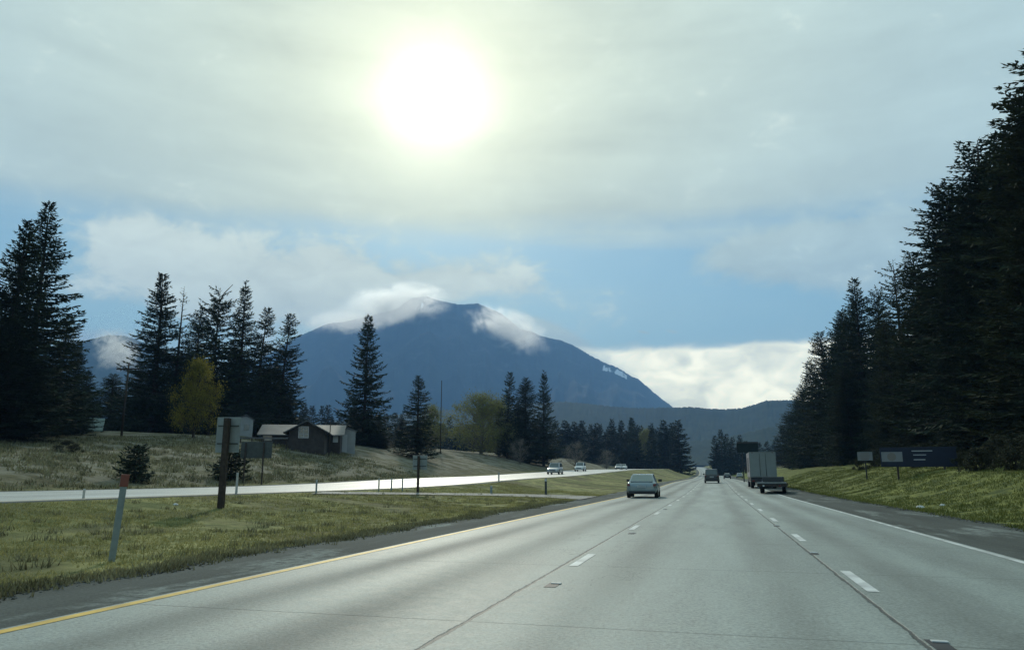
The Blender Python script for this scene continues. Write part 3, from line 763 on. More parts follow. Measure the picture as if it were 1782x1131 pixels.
for k in range(34):
    px = random.uniform(1385, 1840); sil = interp([(1372,715),(1395,668),(1410,628),(1433,580),(1458,545),(1485,500),(1520,520),(1560,520),(1600,460),(1640,345),(1690,270),(1735,250),(1785,120),(1840,90)], px)
    D = interp([(1374,232),(1410,180),(1485,128),(1552,112),(1640,86),(1785,64),(1860,58)], px)
    plant(random.choice(['hem_a','hem_b','hem_c','hem_d']), px, sil + (800-sil)*random.uniform(.03, .24), D*random.uniform(1.02, 1.18), 'dark conifer just behind the front row of the right hand wall of trees', GR, random.uniform(44, 62)*100/D, 815)
# brush at the foot of the right hand wood
for k in range(26):
    px = random.uniform(1500, 1800); D = interp([(1500,105),(1600,80),(1700,62),(1800,50)], px)*random.uniform(.78, .98)
    plant('brush', px, 0, D, 'low tangled brush at the foot of the right hand trees', 'brush under the right hand trees', None, 815, 'bush', 'bush', h=random.uniform(.9, 1.9))
for px, top, D, wd, lab in ((238,778,58,24,'small round topped evergreen bush left of the tall sign post across the road'),
                            (404,787,54,26,'dark evergreen bush behind the tall sign post'),
                            (120,768,78,20,'low brown bush at the edge of the dark firs on the bank')):
    p = hit({238:238,404:404,120:120}[px], {238:838,404:836,120:786}[px]); D = math.hypot(p.x, p.y)
    plant('shrub_fir' if px != 120 else 'brush', px, top, D, lab, None, wd, 830, 'evergreen_bush' if px != 120 else 'bush', 'bush')

# grass tufts, short and uneven
def tufts(name, pts, hmin, hmax, w, m, blades=4, seed=1, spread=.05):
    rg = np.random.default_rng(seed); P = np.repeat(np.array(pts, dtype=np.float32), blades, axis=0); n = len(P)
    P[:, :2] += rg.normal(0, spread, (n, 2)); a = rg.uniform(0, 6.28, n); hh = rg.uniform(hmin, hmax, n)
    d = np.stack([np.cos(a), np.sin(a), np.zeros(n)], 1); lean = rg.normal(0, .35, (n, 2))*hh[:, None]
    tip = P + np.stack([lean[:,0], lean[:,1], hh], 1)
    V = np.stack([P - d*w/2, P + d*w/2, tip], 1).reshape(-1, 3)
    me = mesh_np(name, V, np.arange(n*3).reshape(n, 3)); o = link(name, me, m); tag(o, kind='stuff'); return o
M['grass'] = foliage_mat('short_grass', (.12,.135,.045), (.42,.39,.17), .42)
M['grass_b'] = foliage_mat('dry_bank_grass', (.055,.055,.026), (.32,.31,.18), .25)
M['grass_r'] = foliage_mat('verge_grass', (.055,.080,.02), (.21,.22,.065), .3)
rg = random.Random(8)
def scat(u0, u1, y0, y1, n, clump=.0, far=None):
    out = []
    while len(out) < n:
        u = rg.uniform(u0, u1); y = y0 + (y1-y0)*rg.random()**1.25
        if clump and mn.noise((u*.55, y*.45, 1.3)) < rg.uniform(-.35, clump): continue
        out.append((u+Cv(y), y, TU(u, y)-.01))
    return out
g = tufts('grass', scat(LH1+.15, USL+.10, 2, 60, 36000, -.15), .02, .075, .022, M['grass'], 4, 3, .05)
tag(g, 'short mown yellow green grass on the median', 'grass')
g = tufts('grass', scat(USR-.12, USR+9, 18, 120, 18000, -.1), .04, .14, .035, M['grass_r'], 4, 4, .08)
tag(g, 'green grass on the bank at the foot of the right hand trees', 'grass')
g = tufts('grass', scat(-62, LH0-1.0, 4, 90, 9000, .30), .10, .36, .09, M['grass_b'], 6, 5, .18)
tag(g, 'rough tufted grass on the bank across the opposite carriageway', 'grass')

M['grit'] = foliage_mat('loose_grit', (.06,.055,.045), (.30,.29,.26), 0)
def edge(u0, sd, y0, y1, n):
    out = []
    for _ in range(n):
        y = y0+(y1-y0)*rg.random()**1.4; u = u0+rg.gauss(0, sd)+.12*math.sin(y*.9)+.08*math.sin(y*2.3); out.append((u+Cv(y), y, TU(u, y)))
    return out
g = tufts('gravel', edge(USL+.05, .16, 2, 50, 6000) + edge(USR-.05, .14, 15, 90, 4000), .006, .022, .045, M['grit'], 2, 9, .06)
tag(g, 'loose grit along the edges of the shoulders', 'gravel')
g = tufts('grass', edge(USL-.05, .22, 2, 40, 5000), .03, .10, .022, M['grass_b'], 4, 12, .05)
tag(g, 'dry stalks at the edge of the left shoulder', 'grass')
g = tufts('weeds', [p for p in scat(LH1+.5, USL-.3, 4, 45, 260, .0)], .07, .17, .022, M['grass_b'], 26, 13, .10)
tag(g, 'taller dry weeds scattered in the median grass', 'weeds')

# ------------------------------------------------------------------ posts and signs
def delineator(px, base, top, wpx, label, m1='fg_white', cap=None, lean=0.0, grp='slim marker posts on the median'):
    b = hit(px, base); D = math.hypot(b.x, b.y); k = pxm(px, base, D)
    hgt = ztop(px, top, D)-b.z; w = max(.05, wpx*k)
    o = empty('marker_post', b); o.rotation_euler = (0, lean, math.atan2(-b.x, b.y)*1.0)
    MB().box(-w/2, w/2, -.012, .012, -.2, hgt, .004).build('post', M[m1], o)
    if cap: MB().box(-w*.62, w*.62, -.02, .02, hgt*.86, hgt+.01, .01).build('reflector', M[cap], o)
    else: MB().box(-w*.42, w*.42, -.018, -.013, hgt*.82, hgt*.96).build('reflector', M['white_line'], o)
    tag(o, label, 'marker post', grp); return o
delineator(194, 977, 826, 11, 'grey green marker post with a red top, nearest the camera on the left', 'fg_green', 'red_cap', lean=math.radians(3))
delineator(145, 867, 850, 4, 'short grey marker post left of the red topped one, by the far carriageway', 'fg_white')
delineator(411, 859, 822, 4, 'pale slim post just right of the tall dark sign post', 'fg_white')
delineator(550, 859, 834, 3, 'slim post at the edge of the far carriageway below the cabin', 'fg_green')
for px, lab in ((659,'left of the three slim posts at the turnaround'),(681,'middle of the three slim posts at the turnaround'),(700,'right of the three slim posts at the turnaround')):
    delineator(px, 854, 832, 2.4, lab, 'fg_green')
delineator(868, 838, 822, 2.4, 'tiny slim post between the white sign back and the oncoming cars', 'fg_green')
delineator(855, 859, 845, 4, 'stubby grey post by the turnaround track', 'fg_green')
delineator(950, 861, 832, 4, 'dark slim post at the right end of the turnaround track', 'alu_dark')

def sign_post(base, post_top, pan, label, pm, post_m='wood_dark', group=None, two=None, pw=.10, grow=0.03, cat='sign', thick=.012, front=True):
    """base (px,py) of post, post top row, panel box (x0,y0,x1,y1) in the photo measured at the post's distance"""
    b = hit(*base); D = math.hypot(b.x, b.y); k = pxm(base[0], base[1], D)
    o = empty('road_sign', b, math.atan2(-b.x, b.y)*.35)
    zt = ztop(base[0], post_top, D)-b.z
    MB().box(-pw/2, pw/2, -pw/2, pw/2, -.3, zt, .008).build('post', M[post_m], o)
    x0 = (pan[0]-two)*k if two is not None else (pan[0]-base[0])*k; x1 = (pan[2]-two)*k if two is not None else (pan[2]-base[0])*k
    z0, z1 = ztop(base[0], pan[3], D)-b.z, ztop(base[0], pan[1], D)-b.z
    yy = pw/2+.03
    p = MB().box(x0, x1, yy, yy+thick, z0, z1, .004).build('panel', M[pm], o)
    for q in (.25, .75): MB().box(x0+.05, x1-.05, pw/2+.001, yy-.001, z0+(z1-z0)*q-.02, z0+(z1-z0)*q+.02).build('bracket', M['alu_dark'], o)
    tag(o, label, cat, group); return o, k, (x0, x1, z0, z1)
sign_post((384,884), 727, (371-6,725,414-6,787), 'tall dark wooden post with a pale sign back on the median', 'alu', two=386, pw=.17)
sign_post((727,857), 793, (716,792,742,817), 'small pale sign back on a dark post beside the turnaround', 'alu', two=727, pw=.12)
# dark wide sign back beyond the far carriageway on two posts
b = hit(440, 842); D = math.hypot(b.x, b.y); k = pxm(440, 842, D)
o = empty('road_sign', b, .25)
zz = lambda r: ztop(440, r, D)-b.z
MB().box(-26*k, 29*k, .07, .10, zz(797), zz(768), .01).build('panel', M['alu_dark'], o)
for xx in (-17, 15): MB().box(xx*k-.05, xx*k+.05, -.05, .05, -1.0, zz(770), .008).build('post', M['wood_dark'], o)
tag(o, 'wide dark sign back on two posts across the opposite carriageway', 'sign')
# billboard like sign behind the truck
b = at(1305, 118, 845); D = 118; k = pxm(1305, 840, D); o = empty('road_sign', b, .02)
zz = lambda r: ztop(1305, r, D)-b.z
MB().box(-18*k, 18*k, -.05, .05, zz(787), zz(769), .02).build('panel', M['board_dark'], o)
MB().box(-18*k, 18*k, -.07, -.052, zz(771.5), zz(769)+.03).build('trim', M['ink'], o)
for xx in (-9, 9): MB().box(xx*k-.08, xx*k+.08, .06, .22, -.3, zz(771)).build('post', M['steel_dark'], o)
tag(o, 'dark rectangular sign standing up behind the box truck', 'sign')
# right: small white notice
b = at(1510, 68, 845); D = 68; k = pxm(1510, 840, D); o = empty('road_sign', b, -.12)
zz = lambda r: ztop(1510, r, D)-b.z
p = MB().box(-12*k, 12*k, -.03, -.015, zz(801), zz(786), .003).build('panel', M['white_sign'], o)
m = MB()
for q, wq in ((.80,.55),(.56,.7),(.33,.62),(.14,.5)): m.box(-12*k*wq, 12*k*wq, -.034, -.0305, zz(801)+(zz(786)-zz(801))*q-.035, zz(801)+(zz(786)-zz(801))*q+.035)
m.build('lettering', M['logo'], p)
MB().box(-.05, .05, -.014, .08, -.3, zz(788)).build('post', M['steel_dark'], o)
tag(o, 'small white notice with four dark lines left of the blue sign', 'sign')
# right: blue service sign
b = at(1566, 58, 850); D = 58; k = pxm(1566, 840, D); o = empty('road_sign', b, -.10)
zz = lambda r: ztop(1566, r, D)-b.z
x0, x1 = (1540-1566)*k, (1658-1566)*k
p = MB().box(x0, x1, -.05, -.03, zz(812), zz(778), .006).build('panel', M['blue_sign'], o)
lg = MB().box((1542-1566)*k, (1575-1566)*k, -.062, -.052, zz(803), zz(786)).build('logo_panel', M['white_sign'], p)
m = MB()
cx, cz, rr = (1558-1566)*k, (zz(803)+zz(786))/2, 7*k
ring = [(cx+math.cos(a)*rr, -.066, cz+math.sin(a)*rr) for a in np.linspace(0, 6.283, 21)[:-1]]
m.poly(ring); m.build('emblem', M['logo'], lg)
m = MB()
for (a, c, r, h_) in ((1590,1622,784,1.6),(1592,1612,791,1.3),(1592,1610,799,1.6)):
    m.box((a-1566)*k, (c-1566)*k, -.056, -.0515, zz(r+h_), zz(r))
m.build('lettering', M['grey_ink'], p)
for xx in (0, 72): MB().box(xx*k-.06, xx*k+.06, -.029, .09, -.5, zz(780)).build('post', M['wood_dark'], o)
tag(o, 'wide blue service sign with a white logo panel before the dark trees', 'sign')

# ------------------------------------------------------------------ buildings and poles on the left bank
def gable(o, x0, x1, y0, y1, h, ridge, wall, roof, along='x', over=.4):
    MB().hexa([(x0,y0,-2),(x1,y0,-2),(x1,y1,-2),(x0,y1,-2),(x0,y0,h),(x1,y0,h),(x1,y1,h),(x0,y1,h)]).build('wall', M[wall], o)
    if along == 'x':
        ym = (y0+y1)/2
        for sx in (x0, x1): MB().poly([(sx,y0,h),(sx,y1,h),(sx,ym,ridge-.12)]).build('gable', M[wall], o)
        r = MB()
        for (ya, yb) in ((y0-over, ym), (y1+over, ym)):
            sl = (ridge-h)/(ym-y0); za = h-over*sl
            r.hexa([(x0-over,ya,za),(x1+over,ya,za),(x1+over,yb,ridge),(x0-over,yb,ridge),(x0-over,ya,za+.12),(x1+over,ya,za+.12),(x1+over,yb,ridge+.12),(x0-over,yb,ridge+.12)])
        return r.build('roof', M[roof], o)
    xm = (x0+x1)/2
    for sy in (y0, y1): MB().poly([(x0,sy,h),(x1,sy,h),(xm,sy,ridge-.12)]).build('gable', M[wall], o)
    r = MB(); sl = (ridge-h)/(xm-x0); za = h-over*sl
    for (xa, xb) in ((x0-over, xm), (x1+over, xm)):
        r.hexa([(xa,y0-over,za),(xa,y1+over,za),(xb,y1+over,ridge),(xb,y0-over,ridge),(xa,y0-over,za+.12),(xa,y1+over,za+.12),(xb,y1+over,ridge+.12),(xb,y0-over,ridge+.12)])
    return r.build('roof', M[roof], o)
D = 98; b = at(537, D, 790); k = pxm(537, 780, D); az_ = math.atan2(-b.x, b.y)
o = empty('cabin', b, az_-.10)
zz = lambda r: ztop(537, r, D)-b.z
gable(o, (452-537)*k, (588-537)*k, 2.0, 8.5, zz(754), zz(736), 'cabin_wall', 'roof', 'x', .5)
gable(o, (506-537)*k, (566-537)*k, -2.6, 2.0, zz(752), zz(736), 'cabin_wall', 'roof', 'y', .6)
wf = MB().box((522-537)*k, (539-537)*k, -2.66, -2.605, zz(764), zz(744)).build('window', M['frame_white'], o)
m = MB()
for i in range(2):
    for j in range(3):
        a = (523-537)*k + i*8*k; z0 = zz(763)+j*(zz(745)-zz(763))/3
        m.box(a, a+7*k, -2.68, -2.662, z0+.04, z0+(zz(745)-zz(763))/3-.03)
m.build('pane', M['pane'], wf)
MB().box((575-537)*k, (584-537)*k, 1.93, 1.995, zz(768), zz(756)).build('window', M['frame_white'], o)
MB().box((455-537)*k, (470-537)*k, 1.93, 1.995, zz(766), zz(756)).build('window', M['pane'], o)
MB().box((428-537)*k, (506-537)*k, -3.0, -2.9, zz(766), zz(763.5)).build('porch_rail', M['roof'], o)
for px in (430, 448, 467, 486, 504): MB().box((px-537)*k-.06, (px-537)*k+.06, -3.0+.005, -2.9-.005, -1, zz(766)-.002).build('porch_post', M['wood_dark'], o)
tag(o, 'low brown cabin with a grey metal roof and a gabled window front', 'house')
D = 104; b = at(600, D, 790); k = pxm(600, 780, D); o = empty('shed', b, math.atan2(-b.x, b.y)); zz = lambda r: ztop(600, r, D)-b.z
gable(o, -17*k, 17*k, 0, 4, zz(750), zz(744), 'white_wall', 'roof', 'y', .15)
MB().box(-9*k, 3*k, -.05, -.005, -.3, zz(756)).build('door', M['frame_white'], o)
tag(o, 'small white shed at the right end of the brown cabin', 'shed')
D = 110; b = at(424, D, 790); k = pxm(424, 780, D); o = empty('shed', b, math.atan2(-b.x, b.y)); zz = lambda r: ztop(424, r, D)-b.z
gable(o, -14*k, 12*k, 0, 5, zz(730), zz(722), 'white_wall', 'roof', 'y', .15)
MB().box(-3*k, 6*k, -.05, -.005, zz(748), zz(738)).build('window', M['pane'], o)
tag(o, 'narrow pale shed left of the cabin, behind the wide dark sign', 'shed')
D = 100; b = at(168, D, 785); k = pxm(168, 780, D); o = empty('carport', b, math.atan2(-b.x, b.y)+.3); zz = lambda r: ztop(168, r, D)-b.z
MB().hexa([(-20*k,0,zz(750)),(6*k,0,zz(750)),(20*k,2.5,zz(727)),(-6*k,2.5,zz(727)),(-20*k,0,zz(748.5)),(6*k,0,zz(748.5)),(20*k,2.5,zz(725)),(-6*k,2.5,zz(725))]).build('roof', M['teal_roof'], o)
for xx, yy, zt in ((-18,.2,750),(5,.2,750),(17,2.2,731),(-5,2.2,731)): MB().box(xx*k-.06, xx*k+.06, yy-.06, yy+.06, -.3, zz(zt)).build('post', M['wood_dark'], o)
tag(o, 'small open carport with a teal roof under the dark firs', 'carport')
def pole(px, top, D, label, arm=True, r=.13, base=780, name='utility_pole'):
    b = at(px, D, base); o = empty(name, b, .2); h = ztop(px, top, D)-b.z
    MB().tube((0,0,-.3), (0,0,h), r, r*.65, 9).build('pole', M['wood_dark'], o)
    if arm:
        a = MB().box(-1.3, 1.3, -.16, -.04, h-.8, h-.66).build('crossarm', M['wood_dark'], o)
        m = MB()
        for x in (-1.2, -.4, .4, 1.2): m.tube((x,-.1,h-.66), (x,-.1,h-.48), .04, .03, 6)
        m.build('insulator', M['alu'], a)
    tag(o, label, 'utility pole' if name == 'utility_pole' else 'pole'); return b, h
pb, ph = pole(209, 630, 92, 'dark utility pole with a crossarm in the gap left of the firs')
qb, qh = pole(573, 728, 95, 'short dark pole before the cabin roof', arm=False, r=.07)
rb, rh = pole(766, 662, 140, 'tall bare thin pole right of the cone shaped spruce', arm=False, r=.10, base=800)
def wire(a, b, sag, label):
    m = MB(); P = [Vector(a).lerp(Vector(b), i/14) - Vector((0,0,sag*4*(i/14)*(1-i/14))) for i in range(15)]
    for p, q in zip(P, P[1:]): m.tube(p, q, .022, n=4, caps=False)
    o = m.build('power_line', M['steel_dark']); tag(o, label, 'power line', 'wires from the utility pole')
wire(pb+Vector((0,0,ph-3.2)), qb+Vector((0,0,qh-.2)), 1.0, 'lower sagging black wire from the utility pole towards the cabin')
wire(pb+Vector((0,0,ph-2.6)), qb+Vector((0,0,qh-.05)), .8, 'upper sagging black wire from the utility pole towards the cabin')

# ------------------------------------------------------------------ vehicles
def wheel(par, x, y, r=.33, w=.22):
    wh = MB()
    prof = [(-w/2, r*.72), (-w/2, r*.93), (-w*.36, r), (w*.36, r), (w/2, r*.93), (w/2, r*.72)]
    rings = [[(x+dx, y+math.cos(a)*rr, r+math.sin(a)*rr) for a in [2*math.pi*i/20 for i in range(20)]] for dx, rr in prof]
    wh.loft(rings); t = wh.build('wheel', M['tyre'], par)
    sg = 1 if x > 0 else -1
    MB().tube((x+sg*(w/2-.03), y, r), (x+sg*(w/2+.012), y, r), r*.66, r*.6, 16).build('rim', M['rim'], t)
    return t
def car(loc, rz, L, Wd, Ht, paint, label, kind='sedan', group=None, oncoming=False, glass='glass', name='car', cat='car'):
    o = empty(name, loc, rz); hw = Wd/2; wr = .33 if kind == 'sedan' else .37
    bt = .98 if kind == 'sedan' else 1.10
    st = [(-.500,.80,.42,bt-.20), (-.485,.90,.30,bt-.03), (-.45,.97,.25,bt), (-.33,1.0,.22,bt), (-.1,1.0,.20,bt-.03), (.12,1.0,.20,bt-.05), (.30,.99,.22,bt-.12), (.42,.95,.24,bt-.22), (.48,.86,.28,bt-.33), (.50,.74,.36,bt-.42)]
    rings = []
    for s, w, zb, zt in st:
        y = s*L; w *= hw; zm = (zb+zt)/2
        half = [(w*.80, zb), (w*.96, zb+.08), (w, zm-.04), (w*.985, zm+.12), (w*.93, zt-.05), (w*.82, zt)]
        rings.append([(x, y, z) for x, z in half] + [(-x, y, z) for x, z in reversed(half)])
    body = MB().loft(rings).build('body', M[paint], o)
    sb = body.modifiers.new('s', 'SUBSURF'); sb.levels = 1; sb.render_levels = 2
    if kind == 'sedan': y0, y1, y2, y3 = -.40*L, -.24*L, .02*L, .20*L
    elif kind == 'pickup': y0, y1, y2, y3 = -.06*L, -.02*L, .10*L, .20*L
    else: y0, y1, y2, y3 = -.47*L, -.42*L, .06*L, .20*L
    wb, wt = hw*.86, hw*(.66 if kind == 'sedan' else .76); zb, zt = bt-.06, Ht
    P = lambda y, w, z: [(-w, y, z), (w, y, z)]
    low = [(-wb,y0,zb),(wb,y0,zb),(wb,y3,zb-.03),(-wb,y3,zb-.03)]; top = [(-wt,y1,zt-.05),(wt,y1,zt-.05),(wt,y2,zt),(-wt,y2,zt)]
    cb = MB().hexa(low+top, .055).build('roof', M[paint], o)
    def pane(nm, q, m):
        """q: four corners of the frustum face, inset and lifted"""
        q = [Vector(v) for v in q]; c = sum(q, Vector())/4; n = (q[1]-q[0]).cross(q[3]-q[0]).normalized()
        ctr = Vector((0, (y0+y3)/2, (zb+zt)/2))
        if n.dot(c-ctr) < 0: n = -n
        q = [c + (v-c)*.86 for v in q]
        mm = MB(); mm.hexa([v - n*.01 for v in q] + [v + n*.012 for v in q]); return mm.build(nm, M[m], o)
    pane('rear_window', [low[0], low[1], top[1], top[0]], glass)
    pane('windscreen', [low[3], low[2], top[2], top[3]], 'glass')
    pane('side_window', [low[1], low[2], top[2], top[1]], 'glass'); pane('side_window', [low[0], low[3], top[3], top[0]], 'glass')
    for sx in (-1, 1):
        for sy in (-.31, .31): wheel(o, sx*(hw-.12), sy*L, wr)
        MB().box(sx*hw*.90-.17*(sx > 0)-.0, sx*hw*.90+.17*(sx < 0), -L*.5-.005, -L*.465, bt-.27, bt-.13, .02).build('tail_light', M['red_lens'], o)
        MB().box(min(sx*hw*.52, sx*hw*.86), max(sx*hw*.52, sx*hw*.86), L*.462, L*.494, bt-.44, bt-.33, .02).build('headlight', M['white_lens'], o)
        xa = sx*(hw*.93); xb = sx*(hw*.93+.24)
        MB().box(min(xa, xb), max(xa, xb), .13*L, .16*L, bt-.02, bt+.15, .03).build('mirror', M['black_plastic'], o)
    MB().box(-hw*.84, hw*.84, -L*.503, -L*.44, .24, .42, .03).build('rear_bumper', M['black_plastic'], o)
    MB().box(-.26, .26, -L*.508, -L*.498, bt-.36, bt-.22, .005).build('number_plate', M['plate'], o)
    MB().box(-hw*.5, hw*.5, L*.485, L*.502, bt-.62, bt-.46, .02).build('grille', M['black_plastic'], o)
    if kind == 'sedan': MB().box(-hw*.70, hw*.70, -L*.475, -L*.43, bt-.02, bt+.035, .012).build('boot_lip', M[paint], o)
    if kind == 'suv':
        for sx in (-1, 1): MB().box(sx*wt*.8-.03, sx*wt*.8+.03, y1+.3, y2-.2, zt+.005, zt+.05, .01).build('roof_rail', M['black_plastic'], o)
    tag(o, label, cat, group); return o
def onroad(px, base, D=None, left=False):
    return hit(px, base)
p = gy(1115, 866.5)
car((p[0], p[1]+2.3, Pm(p[1])), .03, 4.6, 1.92, 1.46, 'paint_blue', 'grey blue saloon seen from behind in the left lane', 'sedan', glass='glass_see')
ax = lambda px, D: at(px, D, 830)
p = ax(1238.5, 107); car((p.x, p.y, p.z), .01, 4.8, 1.98, 1.86, 'paint_dark', 'dark SUV driving ahead in the middle lane', 'suv', name='suv')
p = ax(1265.5, 205); car((p.x, p.y, p.z), .01, 4.6, 1.85, 1.5, 'paint_dark', 'small dark car far ahead between the SUV and the truck', 'sedan')
p = ax(1287, 235); car((p.x, p.y, p.z), .01, 4.6, 1.85, 1.5, 'paint_silver', 'tiny silver car far ahead just left of the box truck', 'sedan')
GO = 'oncoming cars on the opposite carriageway'
for px, D, kd, pt, lab in ((966,112,'suv','paint_silver','nearest oncoming car on the opposite carriageway, pale with dark grille'),
                       (1010,148,'suv','paint_white','second oncoming vehicle, behind the nearest one'),
                       (1077,205,'sedan','paint_silver','left car of the far oncoming pair'),
                       (1085,210,'sedan','paint_white','right car of the far oncoming pair')):
    d = ray(px, 815); h = math.hypot(d.x, d.y); x, y = d.x/h*D, d.y/h*D
    u = x - Cv(y); print('oncoming u', px, u)
    car((x, y, T(x, y)), math.pi+.03, 4.6, 1.85, 1.7 if kd == 'suv' else 1.48, pt, lab, kd, GO)

# box truck and flatbed trailer at the right edge line
b = at(1330, 78, 845); k = pxm(1330, 840, 78)
o = empty('box_truck', (b.x, b.y, Pm(b.y)), .0)
zz = lambda r: ztop(1330, r, 78)-b.z
zb, zt = zz(830), zz(786); hw = 1.24; Lb = 6.4
box_ = MB().box(-hw, hw, 0, Lb, zb, zt, .03).build('cargo_box', M['truck_white'], o)
m = MB()
for sx in (-hw, hw): m.box(min(sx, sx*1.01), max(sx, sx*1.01), .05, Lb-.05, zb+.05, zt-.05)
m.build('side_panel', M['truck_side'], box_)
m = MB()
for y in (1.5, 2.9, 4.4): m.box(-hw*1.022, -hw*1.011, y, y+.55, zb+.5, zt-.5)
m.build('side_graphic', M['steel_dark'], box_)
m = MB(); n_ = 9
for i in range(n_): m.box(-hw+.08+i*(2*hw-.16)/n_, -hw+.08+(i+1)*(2*hw-.16)/n_-.03, -.02, -.002, zb+.08, zt-.12)
m.build('rear_door', M['truck_white'], box_)
for sx in (-1, 1):
    MB().tube((sx*.28, -.05, zb+.1), (sx*.28, -.05, zt-.15), .018, n=6).build('lock_bar', M['steel_dark'], box_)
    MB().box(sx*(hw-.03)-.03, sx*(hw-.03)+.03, -.035, -.003, zb, zt, .005).build('corner_post', M['alu'], box_)
    MB().box(sx*.95-.06, sx*.95+.06, -.045, -.021, zt-.10, zt-.05, .005).build('marker_light', M['red_lens'], box_)
MB().box(-hw, hw, -.04, -.021, zt-.045, zt-.001, .004).build('header_rail', M['alu'], box_)
MB().box(-.2, .2, -.14, -.125, zb-.45, zb-.33, .003).build('number_plate', M['plate'], o)
MB().box(-hw*.96, hw*.96, .05, Lb, zb-.42, zb-.02).build('chassis', M['steel_dark'], o)
MB().box(-hw*.98, hw*.98, -.12, .03, zb-.50, zb-.20, .02).build('rear_bumper', M['steel_dark'], o)
cabn = MB().hexa([(-1.1,Lb+.15,.6),(1.1,Lb+.15,.6),(1.1,Lb+2.4,.6),(-1.1,Lb+2.4,.6),(-1.05,Lb+.15,2.5),(1.05,Lb+.15,2.5),(1.0,Lb+1.5,2.5),(-1.0,Lb+1.5,2.5)], .08).build('cab', M['paint_white'], o)
for sx in (-1, 1):
    MB().box(sx*1.33-.09, sx*1.33+.09, Lb+1.5, Lb+1.62, 1.5, 2.2, .03).build('mirror', M['black_plastic'], o)
    for y in (1.3, Lb+1.2): wheel(o, sx*(hw-.2), y, .46, .30)
    MB().box(min(sx*.85, sx*1.10), max(sx*.85, sx*1.10), -.15, -.125, zb-.42, zb-.30, .01).build('tail_light', M['red_lens'], o)
    MB().box(sx*1.0-.2, sx*1.0+.2, .55, .58, .25, .85).build('mud_flap', M['tyre'], o)
tag(o, 'white box truck with a grey rear door at the right edge line', 'truck')
b = at(1343, 59, 845); k = pxm(1343, 845, 59)
o = empty('flatbed_trailer', (b.x, b.y, Pm(b.y)), -.10); zz = lambda r: ztop(1343, r, 59)-b.z
hw = 24*k
MB().box(-hw, hw, 0, 9, zz(847), zz(841), .02).build('deck', M['steel_dark'], o)
MB().box(-hw*.98, hw*.98, -.03, -.005, zz(846), zz(842.5)).build('rear_beam', M['wood_dark'], o)
MB().box(-hw, hw*.98, -.02, .25, zz(841)+.003, zz(838.8), .01).build('rear_ramp', M['alu'], o)
MB().box(-hw*.9, hw*.75, 6.5, 9.0, zz(841)+.002, zz(829), .05).build('tarped_load', M['paint_dark'], o)
for sx in (-1, 1):
    for y in (2.4, 3.5): wheel(o, sx*(hw-.22), y, .38, .26)
    MB().box(sx*(hw-.2)-.19, sx*(hw-.2)+.19, 1.85, 4.05, .80, .86, .02).build('mudguard', M['steel_dark'], o)
MB().box(-hw*.45, hw*.45, 5.6, 10.5, .45, .62).build('drawbar', M['steel_dark'], o)
MB().box(-hw*.62, -hw*.5, -.045, -.031, zz(846), zz(844), .01).build('tail_light', M['white_lens'], o)
MB().box(hw*.5, hw*.62, -.045, -.031, zz(846), zz(844), .01).build('tail_light', M['red_lens'], o)
tag(o, 'low dark flatbed trailer behind the box truck', 'trailer')

# pale stones on the verge
for px, py, r, lab in ((1602,883,.14,'pale stone on the right verge, larger of two'),(1640,879,.09,'pale stone on the right verge, smaller of two'),(305,878,.07,'pale stone in the median grass left of the tall sign post')):
    p = hit(px, py)
    bm = bmesh.new(); bmesh.ops.create_icosphere(bm, subdivisions=2, radius=r)
    for v in bm.verts: v.co = Vector((v.co.x*1.3, v.co.y, v.co.z*.7))*(1+.3*mn.noise(v.co*7))
    me = bpy.data.meshes.new('stone'); bm.to_mesh(me); bm.free(); o = link('stone', me, M['white_line'], None, p); tag(o, lab, 'stone')

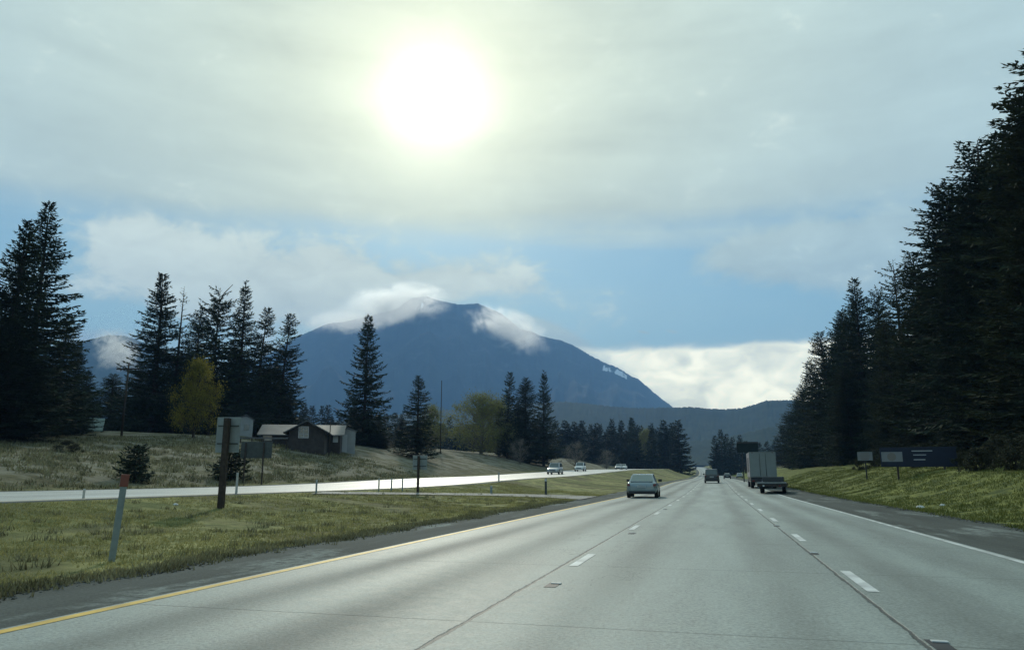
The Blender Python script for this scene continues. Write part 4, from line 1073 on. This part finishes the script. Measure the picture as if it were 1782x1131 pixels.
# ------------------------------------------------------------------ air: haze and mountain mist
def vol(name, density, color, aniso=0.0, dens_nodes=None):
    m = bpy.data.materials.new(name); m.use_nodes = True; t = NT(m.node_tree); t.n.clear()
    out = t.node('ShaderNodeOutputMaterial'); v = t.node('ShaderNodeVolumePrincipled')
    v.inputs['Color'].default_value = (*color, 1); v.inputs['Density'].default_value = density
    v.inputs['Anisotropy'].default_value = aniso
    if dens_nodes: t.put(v.inputs['Density'], dens_nodes(t))
    t.l.new(v.outputs[0], out.inputs['Volume']); return m
M['haze'] = vol('haze_air', 1.6e-4, (.30,.56,1.0), .0)
hz = MB().box(-6100, 6100, -6100, 7600, -60, 1400).build('haze', M['haze']); tag(hz, kind='stuff')
def mist(px, py, D, wpx, hpx, dep, dens, label, tilt=0.0, seed=0.0, sc=1.0, thr=.5):
    d = ray(px, py); h = math.hypot(d.x, d.y); k = D/h/FPX*_F.dot(d)
    c = Vector((d.x/h*D, d.y/h*D, CH + D*d.z/h)); a, b2, c2 = wpx*k/2, dep/2, hpx*k/2
    def dn(t):
        P = t.node('ShaderNodeTexCoord').outputs['Object']
        q = t.vm('MULTIPLY', P, (1/a, 1/b2, 1/c2)); r = t.vm('LENGTH', q)
        n = t.noise(t.vm('ADD', t.vm('MULTIPLY', P, (sc/a, sc/b2*.5, sc*1.5/a)), (seed, seed*1.7, 0)), 2.6, 7, .66, 1.2)
        f = t.sub(t.add(t.mul(t.sub(n, .5), 1.5), t.mul(t.sub(1.0, r), .75)), thr)
        return t.mul(t.mul(t.ss(f, 0.0, .6), t.ss(r, 1.0, .72)), dens)
    m = vol('mist_'+str(int(px)), dens, (.98,.99,.97), .72, dn)
    o = MB().box(-a, a, -b2, b2, -c2, c2).build('mist', m, None, c); o.rotation_euler = (0, tilt, math.atan2(-d.x, d.y)); tag(o, kind='stuff'); return o
mist(885, 574, 4650, 190, 92, 420, .012, '', .35, 1.0, 1.0, .12)
mist(690, 528, 4750, 250, 90, 420, .011, '', -.10, 4.0, 1.0, .10)
mist(620, 556, 4700, 240, 60, 380, .008, '', -.12, 7.0, 1.2, .12)
mist(205, 612, 3200, 100, 120, 300, .012, '', -.5, 9.0, 1.0, .12)
